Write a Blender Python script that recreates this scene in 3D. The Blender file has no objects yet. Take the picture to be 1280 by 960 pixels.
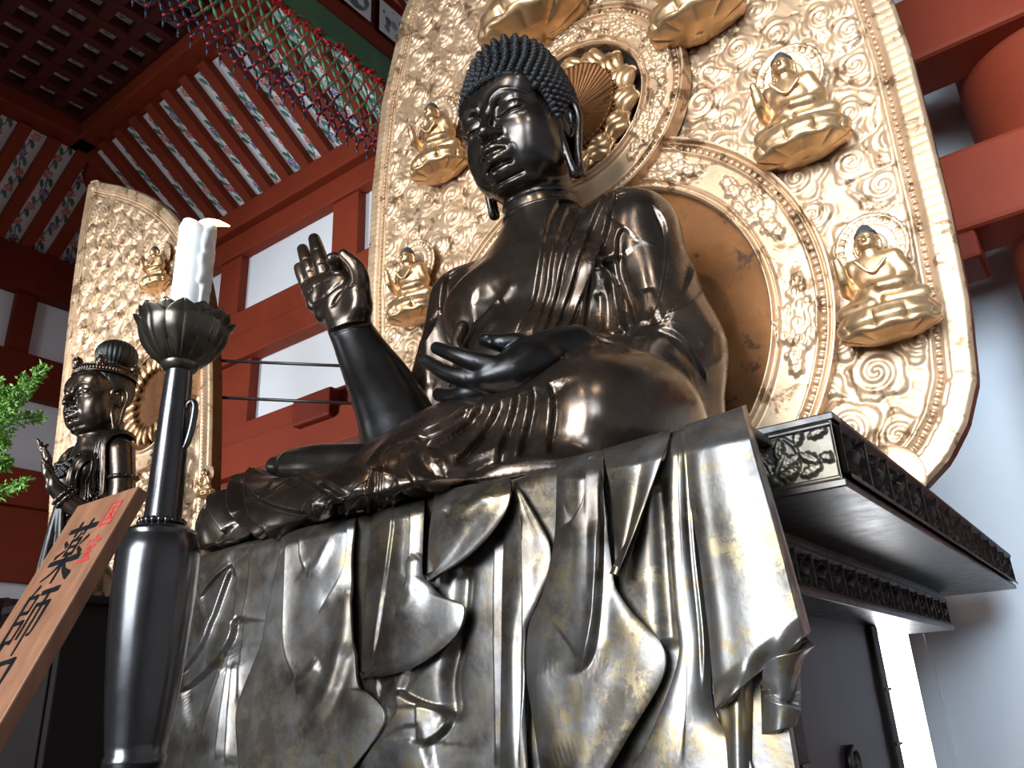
import bpy, math, random
import numpy as np
from mathutils import Vector, Matrix
from mathutils.bvhtree import BVHTree

# ------------------------------------------------------------------ camera
# world: X to the image right, Y away from the viewer, Z up; z=0 is the foot of the seated
# figure, the hall floor lies at z=-2.1
F0 = 1020.0
YAW, PIT, ROL = [math.radians(a) for a in (36.0, 21.8, -2.75)]
CP = np.array([1.812, -2.804, -0.589])
_f = np.array([-math.sin(YAW) * math.cos(PIT), math.cos(YAW) * math.cos(PIT), math.sin(PIT)])
_r0 = np.array([math.cos(YAW), math.sin(YAW), 0.0])
_u0 = np.cross(_r0, _f)
_r = math.cos(ROL) * _r0 + math.sin(ROL) * _u0
_u = -math.sin(ROL) * _r0 + math.cos(ROL) * _u0
CM = np.array([_r, _u, _f])
FLOOR = -2.1

def ray(x, y):
    return np.array([(x - 640) / F0, -(y - 480) / F0, 1.0]) @ CM
def aty(x, y, Y):
    d = ray(x, y); return CP + d * ((Y - CP[1]) / d[1])
def atx(x, y, X):
    d = ray(x, y); return CP + d * ((X - CP[0]) / d[0])
def atz(x, y, Z):
    d = ray(x, y); return CP + d * ((Z - CP[2]) / d[2])
def atd(x, y, depth):
    return CP + ray(x, y) * depth
def pr(P):
    q = (np.atleast_2d(P) - CP) @ CM.T
    return np.c_[640 + F0 * q[:, 0] / q[:, 2], 480 - F0 * q[:, 1] / q[:, 2]]

scene = bpy.context.scene
COL = scene.collection

# ------------------------------------------------------------------ objects
def link(o, parent=None):
    COL.objects.link(o)
    if parent is not None:
        o.parent = parent
    return o
def tag(o, label, cat, group=None):
    o['label'] = label; o['category'] = cat
    if group: o['group'] = group
    return o
def thing(name, label, cat, loc=(0, 0, 0), rotz=0.0, group=None, rot=None):
    o = bpy.data.objects.new(name, None)
    o.empty_display_size = 0.1
    o.location = loc; o.rotation_euler = rot if rot else (0, 0, rotz)
    link(o); return tag(o, label, cat, group)
def struct(o):
    o['kind'] = 'structure'; return o
def mesh_np(name, V, Fq, mat, parent=None, smooth=True, base=None):
    """V (n,3), Fq list/array of faces (all same length array, or list of tuples)."""
    me = bpy.data.meshes.new(name)
    V = np.asarray(V, dtype=np.float32)
    if base is not None: V = V - np.asarray(base, dtype=np.float32)
    if isinstance(Fq, np.ndarray):
        k = Fq.shape[1]; n = Fq.shape[0]
        me.vertices.add(len(V)); me.vertices.foreach_set('co', V.ravel())
        me.loops.add(n * k); me.loops.foreach_set('vertex_index', Fq.astype(np.int32).ravel())
        me.polygons.add(n); me.polygons.foreach_set('loop_start', np.arange(0, n * k, k, dtype=np.int32))
        me.update(calc_edges=True); me.validate()
    else:
        me.from_pydata(V.tolist(), [], Fq); me.update()
    if smooth:
        me.polygons.foreach_set('use_smooth', np.ones(len(me.polygons), dtype=bool))
    if mat is not None: me.materials.append(mat)
    o = bpy.data.objects.new(name, me)
    if base is not None: o.location = base
    return link(o, parent)
def copy_tree(o, parent=None):
    c = o.copy(); COL.objects.link(c)
    if parent is not None: c.parent = parent
    for ch in list(o.children): copy_tree(ch, c)
    return c
def autosmooth(o, ang=35):
    me = o.data
    me.polygons.foreach_set('use_smooth', np.ones(len(me.polygons), dtype=bool))
    try: me.set_sharp_from_angle(angle=math.radians(ang))
    except Exception: pass
    return o
def bevel(o, w=0.006, seg=2):
    m = o.modifiers.new('bevel', 'BEVEL'); m.width = w; m.segments = seg; m.limit_method = 'ANGLE'
    m.angle_limit = math.radians(40); return o

class MB:
    def __init__(self): self.v = []; self.f = []
    def add(self, V, F):
        b = len(self.v); self.v += [tuple(map(float, p)) for p in V]
        self.f += [tuple(int(i) + b for i in q) for q in F]; return self
    def box(self, lo, hi):
        x0, y0, z0 = lo; x1, y1, z1 = hi
        return self.add([(x0,y0,z0),(x1,y0,z0),(x1,y1,z0),(x0,y1,z0),(x0,y0,z1),(x1,y0,z1),(x1,y1,z1),(x0,y1,z1)],
            [(0,3,2,1),(4,5,6,7),(0,1,5,4),(1,2,6,5),(2,3,7,6),(3,0,4,7)])
    def obox(self, c, ax, ay, az):
        """box from centre and three half-axis vectors"""
        c, ax, ay, az = map(np.asarray, (c, ax, ay, az))
        P = [c+sx*ax+sy*ay+sz*az for sz in (-1,1) for sx,sy in ((-1,-1),(1,-1),(1,1),(-1,1))]
        F = [(0,3,2,1),(4,5,6,7),(0,1,5,4),(1,2,6,5),(2,3,7,6),(3,0,4,7)]
        if np.dot(np.cross(ax, ay), az) < 0: F = [q[::-1] for q in F]
        return self.add(P, F)
    def bar(self, a, b, w, h, up=(0,0,1)):
        """beam from a to b, width w sideways, height h along up"""
        a, b, up = np.asarray(a, float), np.asarray(b, float), np.asarray(up, float)
        t = (b-a); L = np.linalg.norm(t); t /= L
        s = np.cross(t, up); s /= np.linalg.norm(s); u = np.cross(s, t)
        return self.obox((a+b)/2, t*L/2, s*w/2, u*h/2)
    def lathe(self, prof, n=48, c=(0,0,0), axis=None, xdir=None, cap=True):
        """prof: (r, h) pairs bottom to top"""
        c = np.asarray(c, float)
        ax = np.array([0,0,1.]) if axis is None else np.asarray(axis, float)/np.linalg.norm(axis)
        xd = np.array([1.,0,0]) if xdir is None else np.asarray(xdir, float)
        if abs(np.dot(xd, ax)) > .95: xd = np.array([0,1.,0])
        xd = xd-np.dot(xd, ax)*ax; xd /= np.linalg.norm(xd); yd = np.cross(ax, xd)
        V = []; m = len(prof)
        for r, h in prof:
            for i in range(n):
                a = 2*math.pi*i/n
                V.append(c+ax*h+r*(math.cos(a)*xd+math.sin(a)*yd))
        F = [(j*n+i, j*n+(i+1)%n, (j+1)*n+(i+1)%n, (j+1)*n+i) for j in range(m-1) for i in range(n)]
        if cap:
            if prof[0][0] > 1e-5: F.append(tuple(range(n-1,-1,-1)))
            if prof[-1][0] > 1e-5: F.append(tuple((m-1)*n+i for i in range(n)))
        return self.add(V, F)
    def tube(self, pts, rad, n=8, cap=True):
        P = np.asarray(pts, float); m = len(P)
        R = np.full(m, rad, float) if np.isscalar(rad) else np.asarray(rad, float)
        T = np.gradient(P, axis=0); T /= (np.linalg.norm(T, axis=1)[:, None]+1e-12)
        u = np.cross(T[0], [0,0,1.]); 
        if np.linalg.norm(u) < .1: u = np.cross(T[0], [1.,0,0])
        u /= np.linalg.norm(u); V = []
        for k in range(m):
            u = u-np.dot(u, T[k])*T[k]; u /= np.linalg.norm(u)+1e-12; w = np.cross(T[k], u)
            for i in range(n):
                a = 2*math.pi*i/n; V.append(P[k]+R[k]*(math.cos(a)*u+math.sin(a)*w))
        F = [(j*n+i, j*n+(i+1)%n, (j+1)*n+(i+1)%n, (j+1)*n+i) for j in range(m-1) for i in range(n)]
        if cap: F += [tuple(range(n-1,-1,-1)), tuple((m-1)*n+i for i in range(n))]
        return self.add(V, F)
    def ball(self, c, r, n=10, m=6, R=None):
        c = np.asarray(c, float); r = np.array([r,r,r], float) if np.isscalar(r) else np.asarray(r, float)
        V = [(0,0,-1)]
        for j in range(1, m):
            p = -math.pi/2+math.pi*j/m
            for i in range(n):
                a = 2*math.pi*i/n; V.append((math.cos(p)*math.cos(a), math.cos(p)*math.sin(a), math.sin(p)))
        V.append((0,0,1)); V = np.array(V)*r
        if R is not None: V = V@np.asarray(R).T
        F = [(0, 1+(i+1)%n, 1+i) for i in range(n)]
        for j in range(m-2):
            F += [(1+j*n+i, 1+j*n+(i+1)%n, 1+(j+1)*n+(i+1)%n, 1+(j+1)*n+i) for i in range(n)]
        e = len(V)-1; b = 1+(m-2)*n
        F += [(b+i, b+(i+1)%n, e) for i in range(n)]
        return self.add(V+c, F)
    def prism(self, poly, z0, z1, fr=None):
        """polygon (x,y) list extruded z0..z1; fr maps local (n,3) -> world"""
        n = len(poly); V = [(x,y,z0) for x,y in poly]+[(x,y,z1) for x,y in poly]
        A = sum(poly[i][0]*poly[(i+1)%n][1]-poly[(i+1)%n][0]*poly[i][1] for i in range(n))
        F = [tuple(range(n-1,-1,-1)), tuple(range(n, 2*n))]+[(i,(i+1)%n,n+(i+1)%n,n+i) for i in range(n)]
        if A < 0: F = [q[::-1] for q in F]
        V = np.array(V, float)
        if fr is not None: V = fr(V)
        return self.add(V, F)
    def build(self, name, mat, parent=None, smooth=False, base=None, ang=None):
        V = np.array(self.v)
        o = mesh_np(name, V, self.f, mat, parent, smooth, base)
        if ang: autosmooth(o, ang)
        return o

def catmull(P, step=None, n=None, closed=False):
    P = np.asarray(P, float)
    if len(P) == 2 and not closed:
        m = n or max(2, int(np.linalg.norm(P[1]-P[0])/step)+1)
        return P[0]+(P[1]-P[0])*np.linspace(0,1,m)[:,None]
    Q = np.vstack([P[-1], P, P[0], P[1]]) if closed else np.vstack([2*P[0]-P[1], P, 2*P[-1]-P[-2]])
    out = []
    segs = len(P) if closed else len(P)-1
    for i in range(segs):
        p0, p1, p2, p3 = Q[i], Q[i+1], Q[i+2], Q[i+3]
        k = n or max(2, int(np.linalg.norm(p2-p1)/step)+1)
        t = np.linspace(0,1,k,endpoint=False)[:,None]
        out.append(.5*((2*p1)+(-p0+p2)*t+(2*p0-5*p1+4*p2-p3)*t**2+(-p0+3*p1-3*p2+p3)*t**3))
    out = np.vstack(out)
    return out if closed else np.vstack([out, P[-1]])

# ------------------------------------------------------------------ signed-distance sculpting
class SDF:
    def __init__(self, lo, hi, res):
        self.lo = np.array(lo, float); self.res = res
        self.n = np.ceil((np.array(hi)-self.lo)/res).astype(int)+1
        self.ax = [(self.lo[i]+np.arange(self.n[i])*res).astype(np.float32) for i in range(3)]
        self.d = np.full(tuple(self.n), 0.5, dtype=np.float32)
    def sub(self, lo, hi, pad):
        s = []
        for i in range(3):
            a = max(0, int(math.floor((lo[i]-pad-self.lo[i])/self.res)))
            b = min(self.n[i], int(math.ceil((hi[i]+pad-self.lo[i])/self.res))+1)
            if b <= a: return None, None
            s.append(slice(a, b))
        g = np.meshgrid(self.ax[0][s[0]], self.ax[1][s[1]], self.ax[2][s[2]], indexing='ij', sparse=True)
        return tuple(s), g
    def comb(self, s, v, k, op):
        a = self.d[s]
        if op == '+':
            h = np.maximum(k-np.abs(a-v), 0)/k if k > 0 else 0
            self.d[s] = np.minimum(a, v)-h*h*k*.25
        elif op == '-':
            v = -v; h = np.maximum(k-np.abs(a-v), 0)/k if k > 0 else 0
            self.d[s] = np.maximum(a, v)+h*h*k*.25
    def ell(self, c, r, k=.03, R=None, op='+'):
        c = np.array(c, float); r = np.array([r]*3 if np.isscalar(r) else r, float)
        m = r if R is None else np.sqrt((np.asarray(R)**2)@(r**2))
        s, g = self.sub(c-m, c+m, k+.06)
        if s is None: return self
        x, y, z = g[0]-c[0], g[1]-c[1], g[2]-c[2]
        if R is not None:
            R = np.asarray(R)
            x, y, z = (x*R[0,0]+y*R[1,0]+z*R[2,0], x*R[0,1]+y*R[1,1]+z*R[2,1], x*R[0,2]+y*R[1,2]+z*R[2,2])
        k0 = np.sqrt((x/r[0])**2+(y/r[1])**2+(z/r[2])**2)
        k1 = np.sqrt((x/r[0]**2)**2+(y/r[1]**2)**2+(z/r[2]**2)**2)+1e-6
        self.comb(s, (k0*(k0-1)/k1).astype(np.float32), k, op); return self
    def cap(self, a, b, ra, rb=None, k=.03, op='+', flat=None):
        """tapered capsule; flat=(axis, factor) squashes across the given world direction"""
        rb = ra if rb is None else rb
        a, b = np.array(a, float), np.array(b, float)
        lo = np.minimum(a-ra, b-rb); hi = np.maximum(a+ra, b+rb)
        s, g = self.sub(lo, hi, k+.05)
        if s is None: return self
        ba = b-a; L2 = ba@ba+1e-12
        x, y, z = g[0]-a[0], g[1]-a[1], g[2]-a[2]
        t = np.clip((x*ba[0]+y*ba[1]+z*ba[2])/L2, 0, 1)
        dx, dy, dz = x-t*ba[0], y-t*ba[1], z-t*ba[2]
        r = ra+(rb-ra)*t
        if flat is not None:
            n = np.array(flat[0], float); n /= np.linalg.norm(n); q = dx*n[0]+dy*n[1]+dz*n[2]; e = 1/flat[1]-1
            # stretch the metric along n
            d = np.sqrt(dx*dx+dy*dy+dz*dz+q*q*((1+e)**2-1))
            v = (d-r)*np.where(d > 1e-6, np.sqrt(dx*dx+dy*dy+dz*dz)/(d+1e-9), 1)
            v = np.where(d < r, np.maximum(v, (d-r)), v)
        else:
            v = np.sqrt(dx*dx+dy*dy+dz*dz)-r
        self.comb(s, v.astype(np.float32), k, op); return self
    def chain(self, pts, rad, k=.03, op='+', flat=None, ki=.004):
        """tapered limb along a bent line, joined to the rest as one piece"""
        rad = [rad]*len(pts) if np.isscalar(rad) else list(rad)
        pts = np.array(pts, float)
        if flat is not None or len(pts) == 2:
            for i in range(len(pts)-1): self.cap(pts[i], pts[i+1], rad[i], rad[i+1], k, op, flat)
            return self
        m = 12
        if len(pts) > 2:   # round the bends
            pr_ = catmull(np.c_[pts, rad], n=m); pts, rad = pr_[:,:3], np.maximum(pr_[:,3], 1e-3)
        R = np.max(rad); s, g = self.sub(pts.min(0)-R, pts.max(0)+R, k+.05)
        if s is None: return self
        out = None
        for i in range(len(pts)-1):
            a, ba = pts[i], pts[i+1]-pts[i]; L2 = ba@ba+1e-12
            x, y, z = g[0]-a[0], g[1]-a[1], g[2]-a[2]
            t = np.clip((x*ba[0]+y*ba[1]+z*ba[2])/L2, 0, 1)
            v = (np.sqrt((x-t*ba[0])**2+(y-t*ba[1])**2+(z-t*ba[2])**2)-(rad[i]+(rad[i+1]-rad[i])*t)).astype(np.float32)
            out = v if out is None else np.minimum(out, v)
        self.comb(s, out, k, op); return self
    def plane(self, p, n, k=.01):
        """cut away everything on the side n points to"""
        n = np.array(n, float); n /= np.linalg.norm(n)
        g = np.meshgrid(*self.ax, indexing='ij', sparse=True)
        v = (g[0]-p[0])*n[0]+(g[1]-p[1])*n[1]+(g[2]-p[2])*n[2]
        a = self.d; h = np.maximum(k-np.abs(a-v), 0)/k
        self.d = (np.maximum(a, v)+h*h*k*.25).astype(np.float32); return self
    def mesh(self, smooth=2):
        d = self.d.copy()
        d[0]=d[-1]=.1; d[:,0]=d[:,-1]=.1; d[:,:,0]=d[:,:,-1]=.1
        ins = d < 0
        nx, ny, nz = d.shape
        c = np.zeros((nx-1, ny-1, nz-1), np.int8)
        offs = [(i,j,k) for i in (0,1) for j in (0,1) for k in (0,1)]
        for i,j,k in offs: c += ins[i:nx-1+i, j:ny-1+j, k:nz-1+k]
        act = (c > 0) & (c < 8)
        I = np.argwhere(act); idx = np.full(act.shape, -1, np.int32); idx[act] = np.arange(len(I))
        val = {o: d[I[:,0]+o[0], I[:,1]+o[1], I[:,2]+o[2]] for o in offs}
        acc = np.zeros((len(I),3)); cnt = np.zeros(len(I))
        for a in offs:
            for ax in range(3):
                if a[ax]: continue
                b = list(a); b[ax] = 1; b = tuple(b)
                va, vb = val[a], val[b]; m = (va < 0) != (vb < 0)
                t = np.where(m, va/(va-vb+1e-12), 0)
                p = np.tile(np.array(a, float), (len(I),1)); p[:,ax] = t
                acc[m] += p[m]; cnt[m] += 1
        V = self.lo+(I+acc/np.maximum(cnt,1)[:,None])*self.res
        Q = []
        for ax in range(3):
            s0 = [slice(None)]*3; s1 = [slice(None)]*3; s0[ax] = slice(0,-1); s1[ax] = slice(1,None)
            A, B = ins[tuple(s0)], ins[tuple(s1)]
            E = np.argwhere(A != B); 
            u, w = (ax+1)%3, (ax+2)%3
            E = E[(E[:,u]>0)&(E[:,w]>0)]
            a_in = A[E[:,0],E[:,1],E[:,2]]
            def cell(du, dw):
                q = E.copy(); q[:,u] -= du; q[:,w] -= dw
                return idx[q[:,0],q[:,1],q[:,2]]
            q = np.stack([cell(1,1), cell(0,1), cell(0,0), cell(1,0)], 1)
            q[~a_in] = q[~a_in][:, ::-1]
            Q.append(q)
        Q = np.vstack(Q); Q = Q[(Q>=0).all(1)]
        V = laplace(V, Q, smooth)
        return V, Q

def laplace(V, Q, it, lam=.5):
    n = len(V)
    if it == 0: return V
    e = np.vstack([Q[:,[i,(i+1)%Q.shape[1]]] for i in range(Q.shape[1])])
    e = np.vstack([e, e[:, ::-1]])
    cnt = np.bincount(e[:,0], minlength=n)[:,None]+1e-9
    for k in range(it):
        A = np.stack([np.bincount(e[:,0], weights=V[e[:,1],j], minlength=n) for j in range(3)], 1)/cnt
        V = V+lam*(A-V)*(1 if k%2 == 0 else -.9)
    return V
def vnormals(V, Q):
    if Q.shape[1] == 4: fn = np.cross(V[Q[:,2]]-V[Q[:,0]], V[Q[:,3]]-V[Q[:,1]])
    else: fn = np.cross(V[Q[:,1]]-V[Q[:,0]], V[Q[:,2]]-V[Q[:,0]])
    N = np.zeros_like(V)
    for j in range(3):
        for i in range(Q.shape[1]): N[:,j] += np.bincount(Q[:,i], weights=fn[:,j], minlength=len(V))
    return N/(np.linalg.norm(N, axis=1)[:,None]+1e-12)

def subdiv(V, Q, smooth=2):
    e = np.sort(np.vstack([Q[:,[i,(i+1)%4]] for i in range(4)]), 1)
    ue, inv = np.unique(e, axis=0, return_inverse=True); inv = inv.ravel(); n, m, k = len(V), len(ue), len(Q)
    V2 = np.vstack([V, (V[ue[:,0]]+V[ue[:,1]])/2, V[Q].mean(1)])
    E = n+inv.reshape(4, k).T; F = n+m+np.arange(k)
    Q2 = np.vstack([np.stack([Q[:,i], E[:,i], F, E[:,(i-1)%4]], 1) for i in range(4)])
    return laplace(V2, Q2, smooth), Q2

class Sculpt:
    """a surface whose creases follow polylines; polylines may be given where they are seen
    on the surface and are carried onto it"""
    def __init__(self, V, Q, e=.007):
        self.e = e; self.V = V; self.Q = Q; self.N = vnormals(V, Q)
        self.bvh = BVHTree.FromPolygons(V.tolist(), Q.tolist())
        self.D = np.zeros(len(V))
    def hit(self, x, y):
        d = ray(x, y); d = d/np.linalg.norm(d)
        h = self.bvh.ray_cast(Vector(CP), Vector(d))
        return np.array(h[0]) if h[0] is not None else None
    def line(self, px, step=2.5):
        P = catmull(px, step); out = [self.hit(*p) for p in P]
        L = np.array([o for o in out if o is not None])
        if len(L) > 4:
            # drop points that jump to another part of the surface
            d = np.linalg.norm(np.diff(L, axis=0), axis=1); j = np.where(d > max(.10, 6*np.median(d)))[0]
            if len(j):
                cuts = [0]+[i+1 for i in j]+[len(L)]; k = max(range(len(cuts)-1), key=lambda i: cuts[i+1]-cuts[i]); L = L[cuts[k]:cuts[k+1]]
        for _ in range(3):
            if len(L) > 4: L[1:-1] = .25*L[:-2]+.5*L[1:-1]+.25*L[2:]
        return L
    def _near(self, L, rad):
        lo, hi = L.min(0)-rad, L.max(0)+rad
        c = np.where(((self.V > lo) & (self.V < hi)).all(1))[0]
        if len(c) == 0: return c, None, None, None
        best = np.full(len(c), 9e9); bi = np.zeros(len(c), int)
        for i0 in range(0, len(L), 64):
            dd = ((self.V[c][:,None,:]-L[None,i0:i0+64,:])**2).sum(2)
            j = dd.argmin(1); m = dd[np.arange(len(c)), j]
            u = m < best; best[u] = m[u]; bi[u] = j[u]+i0
        k = best < rad*rad
        return c[k], np.sqrt(best[k]), bi[k], None
    def crease(self, px, kind='step', h=.02, w=.05, w2=None, L=None, taper=(.15,.15)):
        """step: left side (seen walking along the line) rises by h falling off over w,
        right side sinks by h falling off over w2; groove / ridge are symmetric"""
        if L is None: L = self.line(px)
        if len(L) < 3: return self
        w2 = w if w2 is None else w2
        rad = 3.0*max(w, w2)
        c, dist, bi, _ = self._near(L, rad)
        if len(c) == 0: return self
        T = np.gradient(L, axis=0); T /= np.linalg.norm(T, axis=1)[:,None]+1e-12
        s = np.linspace(0, 1, len(L))[bi]
        env = np.ones(len(s))
        if taper[0] > 0: env *= np.clip(s/taper[0], 0, 1)
        if taper[1] > 0: env *= np.clip((1-s)/taper[1], 0, 1)
        env = env*env*(3-2*env)
        # beyond the ends: fade with distance along the tangent
        rel = self.V[c]-L[bi]
        if kind == 'step':
            side = np.einsum('ij,ij->i', np.cross(self.N[c], T[bi]), rel)
            e = self.e
            t = np.clip(side/e, -1, 1)
            prof = np.where(side > 0, np.exp(-(dist/w)), -.6*np.exp(-(dist/w2)))*smooth01((rad-dist)/(rad*.5))*np.sin(np.abs(t)*math.pi/2)
            self.D[c] += h*env*prof
        elif kind == 'groove': self.D[c] -= h*env*np.exp(-(dist/w)**2)
        elif kind == 'ridge': self.D[c] += h*env*np.exp(-(dist/w)**2)
        return self
    def done(self):
        return laplace(self.V+self.N*self.D[:,None], self.Q, 2, .6)

def rot(ax, ay=0, az=0):
    return np.array(Matrix.Rotation(az,3,'Z')@Matrix.Rotation(ay,3,'Y')@Matrix.Rotation(ax,3,'X'))
def smooth01(x): 
    x = np.clip(x,0,1); return x*x*(3-2*x)

# ------------------------------------------------------------------ value noise in numpy (for relief shapes)
def vnoise(x, y, seed=0):
    xi, yi = np.floor(x).astype(np.int64), np.floor(y).astype(np.int64); xf, yf = x-xi, y-yi
    def hsh(a, b):
        n = (a*374761393+b*668265263+seed*974711) & 0x7fffffff
        n = ((n ^ (n >> 13))*1274126177) & 0x7fffffff
        return ((n ^ (n >> 16)) & 0xffff)/65535.0
    u, v = xf*xf*(3-2*xf), yf*yf*(3-2*yf)
    return (hsh(xi,yi)*(1-u)+hsh(xi+1,yi)*u)*(1-v)+(hsh(xi,yi+1)*(1-u)+hsh(xi+1,yi+1)*u)*v

# ------------------------------------------------------------------ materials
def s2l(c):
    c = [v/255.0 for v in c]
    return tuple(v/12.92 if v <= .04045 else ((v+.055)/1.055)**2.4 for v in c)
class NT:
    def __init__(self, name):
        self.m = bpy.data.materials.new(name); self.m.use_nodes = True
        self.t = self.m.node_tree; self.n = self.t.nodes
        self.b = self.n['Principled BSDF']
        self.tc = self.n.new('ShaderNodeTexCoord')
    def l(self, a, b): self.t.links.new(a, b); return self
    def noise(self, scale, detail=4, rough=.55, coord='Object', dist=0.0, stretch=None):
        t = self.n.new('ShaderNodeTexNoise'); t.inputs['Scale'].default_value = scale
        t.inputs['Detail'].default_value = detail; t.inputs['Roughness'].default_value = rough
        t.inputs['Distortion'].default_value = dist
        src = self.tc.outputs[coord]
        if stretch:
            mp = self.n.new('ShaderNodeMapping'); mp.inputs['Scale'].default_value = stretch
            self.l(src, mp.inputs['Vector']); src = mp.outputs['Vector']
        self.l(src, t.inputs['Vector']); return t.outputs['Fac']
    def ramp(self, fac, stops):
        r = self.n.new('ShaderNodeValToRGB'); e = r.color_ramp.elements
        while len(e) < len(stops): e.new(.5)
        for i, (p, c) in enumerate(stops):
            e[i].position = p; e[i].color = (c, c, c, 1) if np.isscalar(c) else tuple(c)+(1,)
        self.l(fac, r.inputs['Fac']); return r.outputs['Color']
    def mix(self, fac, a, b):
        x = self.n.new('ShaderNodeMix'); x.data_type = 'RGBA'
        for s, v in ((x.inputs[6], a), (x.inputs[7], b)):
            if isinstance(v, tuple): s.default_value = v+(1,)
            else: self.l(v, s)
        if isinstance(fac, float): x.inputs[0].default_value = fac
        else: self.l(fac, x.inputs[0])
        return x.outputs[2]
    def bump(self, fac, strength=.2, dist=.01):
        b = self.n.new('ShaderNodeBump'); b.inputs['Strength'].default_value = strength
        b.inputs['Distance'].default_value = dist
        self.l(fac, b.inputs['Height']); self.l(b.outputs['Normal'], self.b.inputs['Normal']); return self
    def set(self, **k):
        for key, v in k.items():
            s = self.b.inputs[key.replace('_', ' ')]
            if hasattr(v, 'is_linked'): self.l(v, s)
            elif isinstance(v, tuple): s.default_value = v+(1,) if len(v) == 3 and len(s.default_value) == 4 else v
            else: s.default_value = v
        return self

def mat_plain(name, rgb, rough=.5, metal=0.0, var=.25, scale=6, bump=0.0, bscale=60, spec=.5):
    t = NT(name); c = s2l(rgb) if max(rgb) > 1.5 else rgb
    d = tuple(v*(1-var) for v in c)
    f = t.ramp(t.noise(scale, 5), [(.3, 0.0), (.7, 1.0)])
    t.set(Base_Color=t.mix(f, d, c), Roughness=rough, Metallic=metal, Specular_IOR_Level=spec)
    if bump: t.bump(t.noise(bscale, 3), bump, .005)
    return t.m

def mat_bronze(name, base, brown, r0=.24, r1=.42, sc=3.0, bump=.05, metal=.9):
    t = NT(name)
    f = t.ramp(t.noise(sc, 6, .6), [(.35, 0.0), (.68, 1.0)])
    g = t.ramp(t.noise(sc*3.3, 5, .6), [(.3, 0.0), (.75, 1.0)])
    t.set(Base_Color=t.mix(f, base, brown), Metallic=metal)
    t.set(Roughness=t.ramp(g, [(0, r0), (1, r1)]))
    if bump: t.bump(t.noise(sc*14, 4), bump, .01)
    return t.m
M = {}
M['bronze'] = mat_bronze('dark_bronze', (.070,.057,.048), (.140,.098,.070), .20, .34, bump=.02)
M['bronze_skin'] = mat_bronze('polished_dark_bronze', (.048,.044,.044), (.095,.076,.062), .19, .31, bump=.02)
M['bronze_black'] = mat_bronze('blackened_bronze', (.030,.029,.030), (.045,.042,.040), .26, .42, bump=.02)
M['hair'] = mat_plain('matte_black_hair', (.011,.0115,.013), .55, .2, .3, 12)
def _patina():
    t = NT('patinated_bronze_cloth')
    a = t.ramp(t.noise(10.0, 13, .78, dist=.3), [(.51, 0.0), (.56, 1.0)])
    a2 = t.ramp(t.noise(1.6, 4, .6), [(.44, 0.15), (.56, 1.0)])
    v = t.ramp(t.noise(9.0, 6, .6, stretch=(1,1,.15)), [(.3, 0.0), (.7, 1.0)])
    base = t.mix(v, (.17,.150,.128), (.34,.325,.315))
    blot = t.ramp(t.noise(3.0, 6, .65), [(.42, 0.0), (.60, 1.0)])
    base = t.mix(blot, (.10,.080,.064), base)
    mul = t.n.new('ShaderNodeMath'); mul.operation = 'MULTIPLY'
    t.l(a, mul.inputs[0]); t.l(a2, mul.inputs[1])
    gold = t.mix(t.noise(22, 5), (.19,.138,.075), (.32,.25,.15))
    t.set(Base_Color=t.mix(mul.outputs[0], base, gold), Metallic=.85)
    t.set(Roughness=t.ramp(t.noise(9, 5), [(.3, .29), (.75, .42)]))
    t.bump(t.noise(45, 5), .10, .006); return t.m
M['patina'] = _patina()
def _gold(name, c0, c1, c2, metal, r, wear=.62):
    t = NT(name)
    f = t.ramp(t.noise(4, 6, .6), [(.3, 0.0), (.7, 1.0)])
    w = t.ramp(t.noise(7, 8, .7, dist=.4), [(wear, 0.0), (wear+.05, 1.0)])
    t.set(Base_Color=t.mix(w, t.mix(f, c0, c1), c2), Metallic=metal)
    t.set(Roughness=t.ramp(t.noise(18, 4), [(.3, r-.06), (.7, r+.1)]))
    t.bump(t.noise(70, 4), .12, .004); return t.m
M['gold'] = _gold('worn_gilding', (.46,.29,.165), (.67,.47,.30), (.22,.125,.062), .62, .42, .55)
M['gold_plain'] = _gold('shaded_plain_gilding', (.105,.038,.009), (.175,.068,.018), (.045,.018,.008), .7, .46, .58)  # brown gilding, base darkened further for shade in the recessed field
M['gold_fig'] = _gold('smooth_gilding', (.52,.315,.155), (.66,.43,.235), (.30,.16,.07), .82, .34, .60)
M['blue_hair'] = mat_plain('slate_blue_hair', (60,61,65), .7, 0, .3, 30)
M['red'] = mat_plain('vermilion_paint', (134,54,33), .6, 0, .18, 2.0, .05, 20, spec=.15)
M['red_dark'] = mat_plain('deep_red_paint', (112,40,23), .6, 0, .2, 2.0, .05, 20, spec=.15)
M['white'] = mat_plain('white_plaster', (232,232,234), .8, 0, .05, 1.5)
M['floor'] = mat_plain('stone_floor', (120,112,105), .6, 0, .2, 3.0)
M['darkwood'] = mat_plain('dark_lacquer', (.022,.016,.015), .35, 0, .4, 3)
M['plinth'] = mat_bronze('plinth_bronze', (.05,.048,.05), (.10,.082,.066), .30, .45, 5, .04)
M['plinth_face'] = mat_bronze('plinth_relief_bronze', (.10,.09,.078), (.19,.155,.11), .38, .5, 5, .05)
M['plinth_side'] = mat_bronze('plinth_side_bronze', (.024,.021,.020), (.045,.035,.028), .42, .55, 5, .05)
def vcol_mat(name, rough=.7):
    t = NT(name); a = t.n.new('ShaderNodeAttribute'); a.attribute_name = 'paint'
    n = t.ramp(t.noise(20, 3), [(.2, (.86,.86,.86)), (.8, (1.,1.,1.))])
    x = t.n.new('ShaderNodeMix'); x.data_type = 'RGBA'; x.blend_type = 'MULTIPLY'; x.inputs[0].default_value = 1
    t.l(a.outputs['Color'], x.inputs[6]); t.l(n, x.inputs[7])
    t.set(Base_Color=x.outputs[2], Roughness=rough); return t.m
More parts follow.
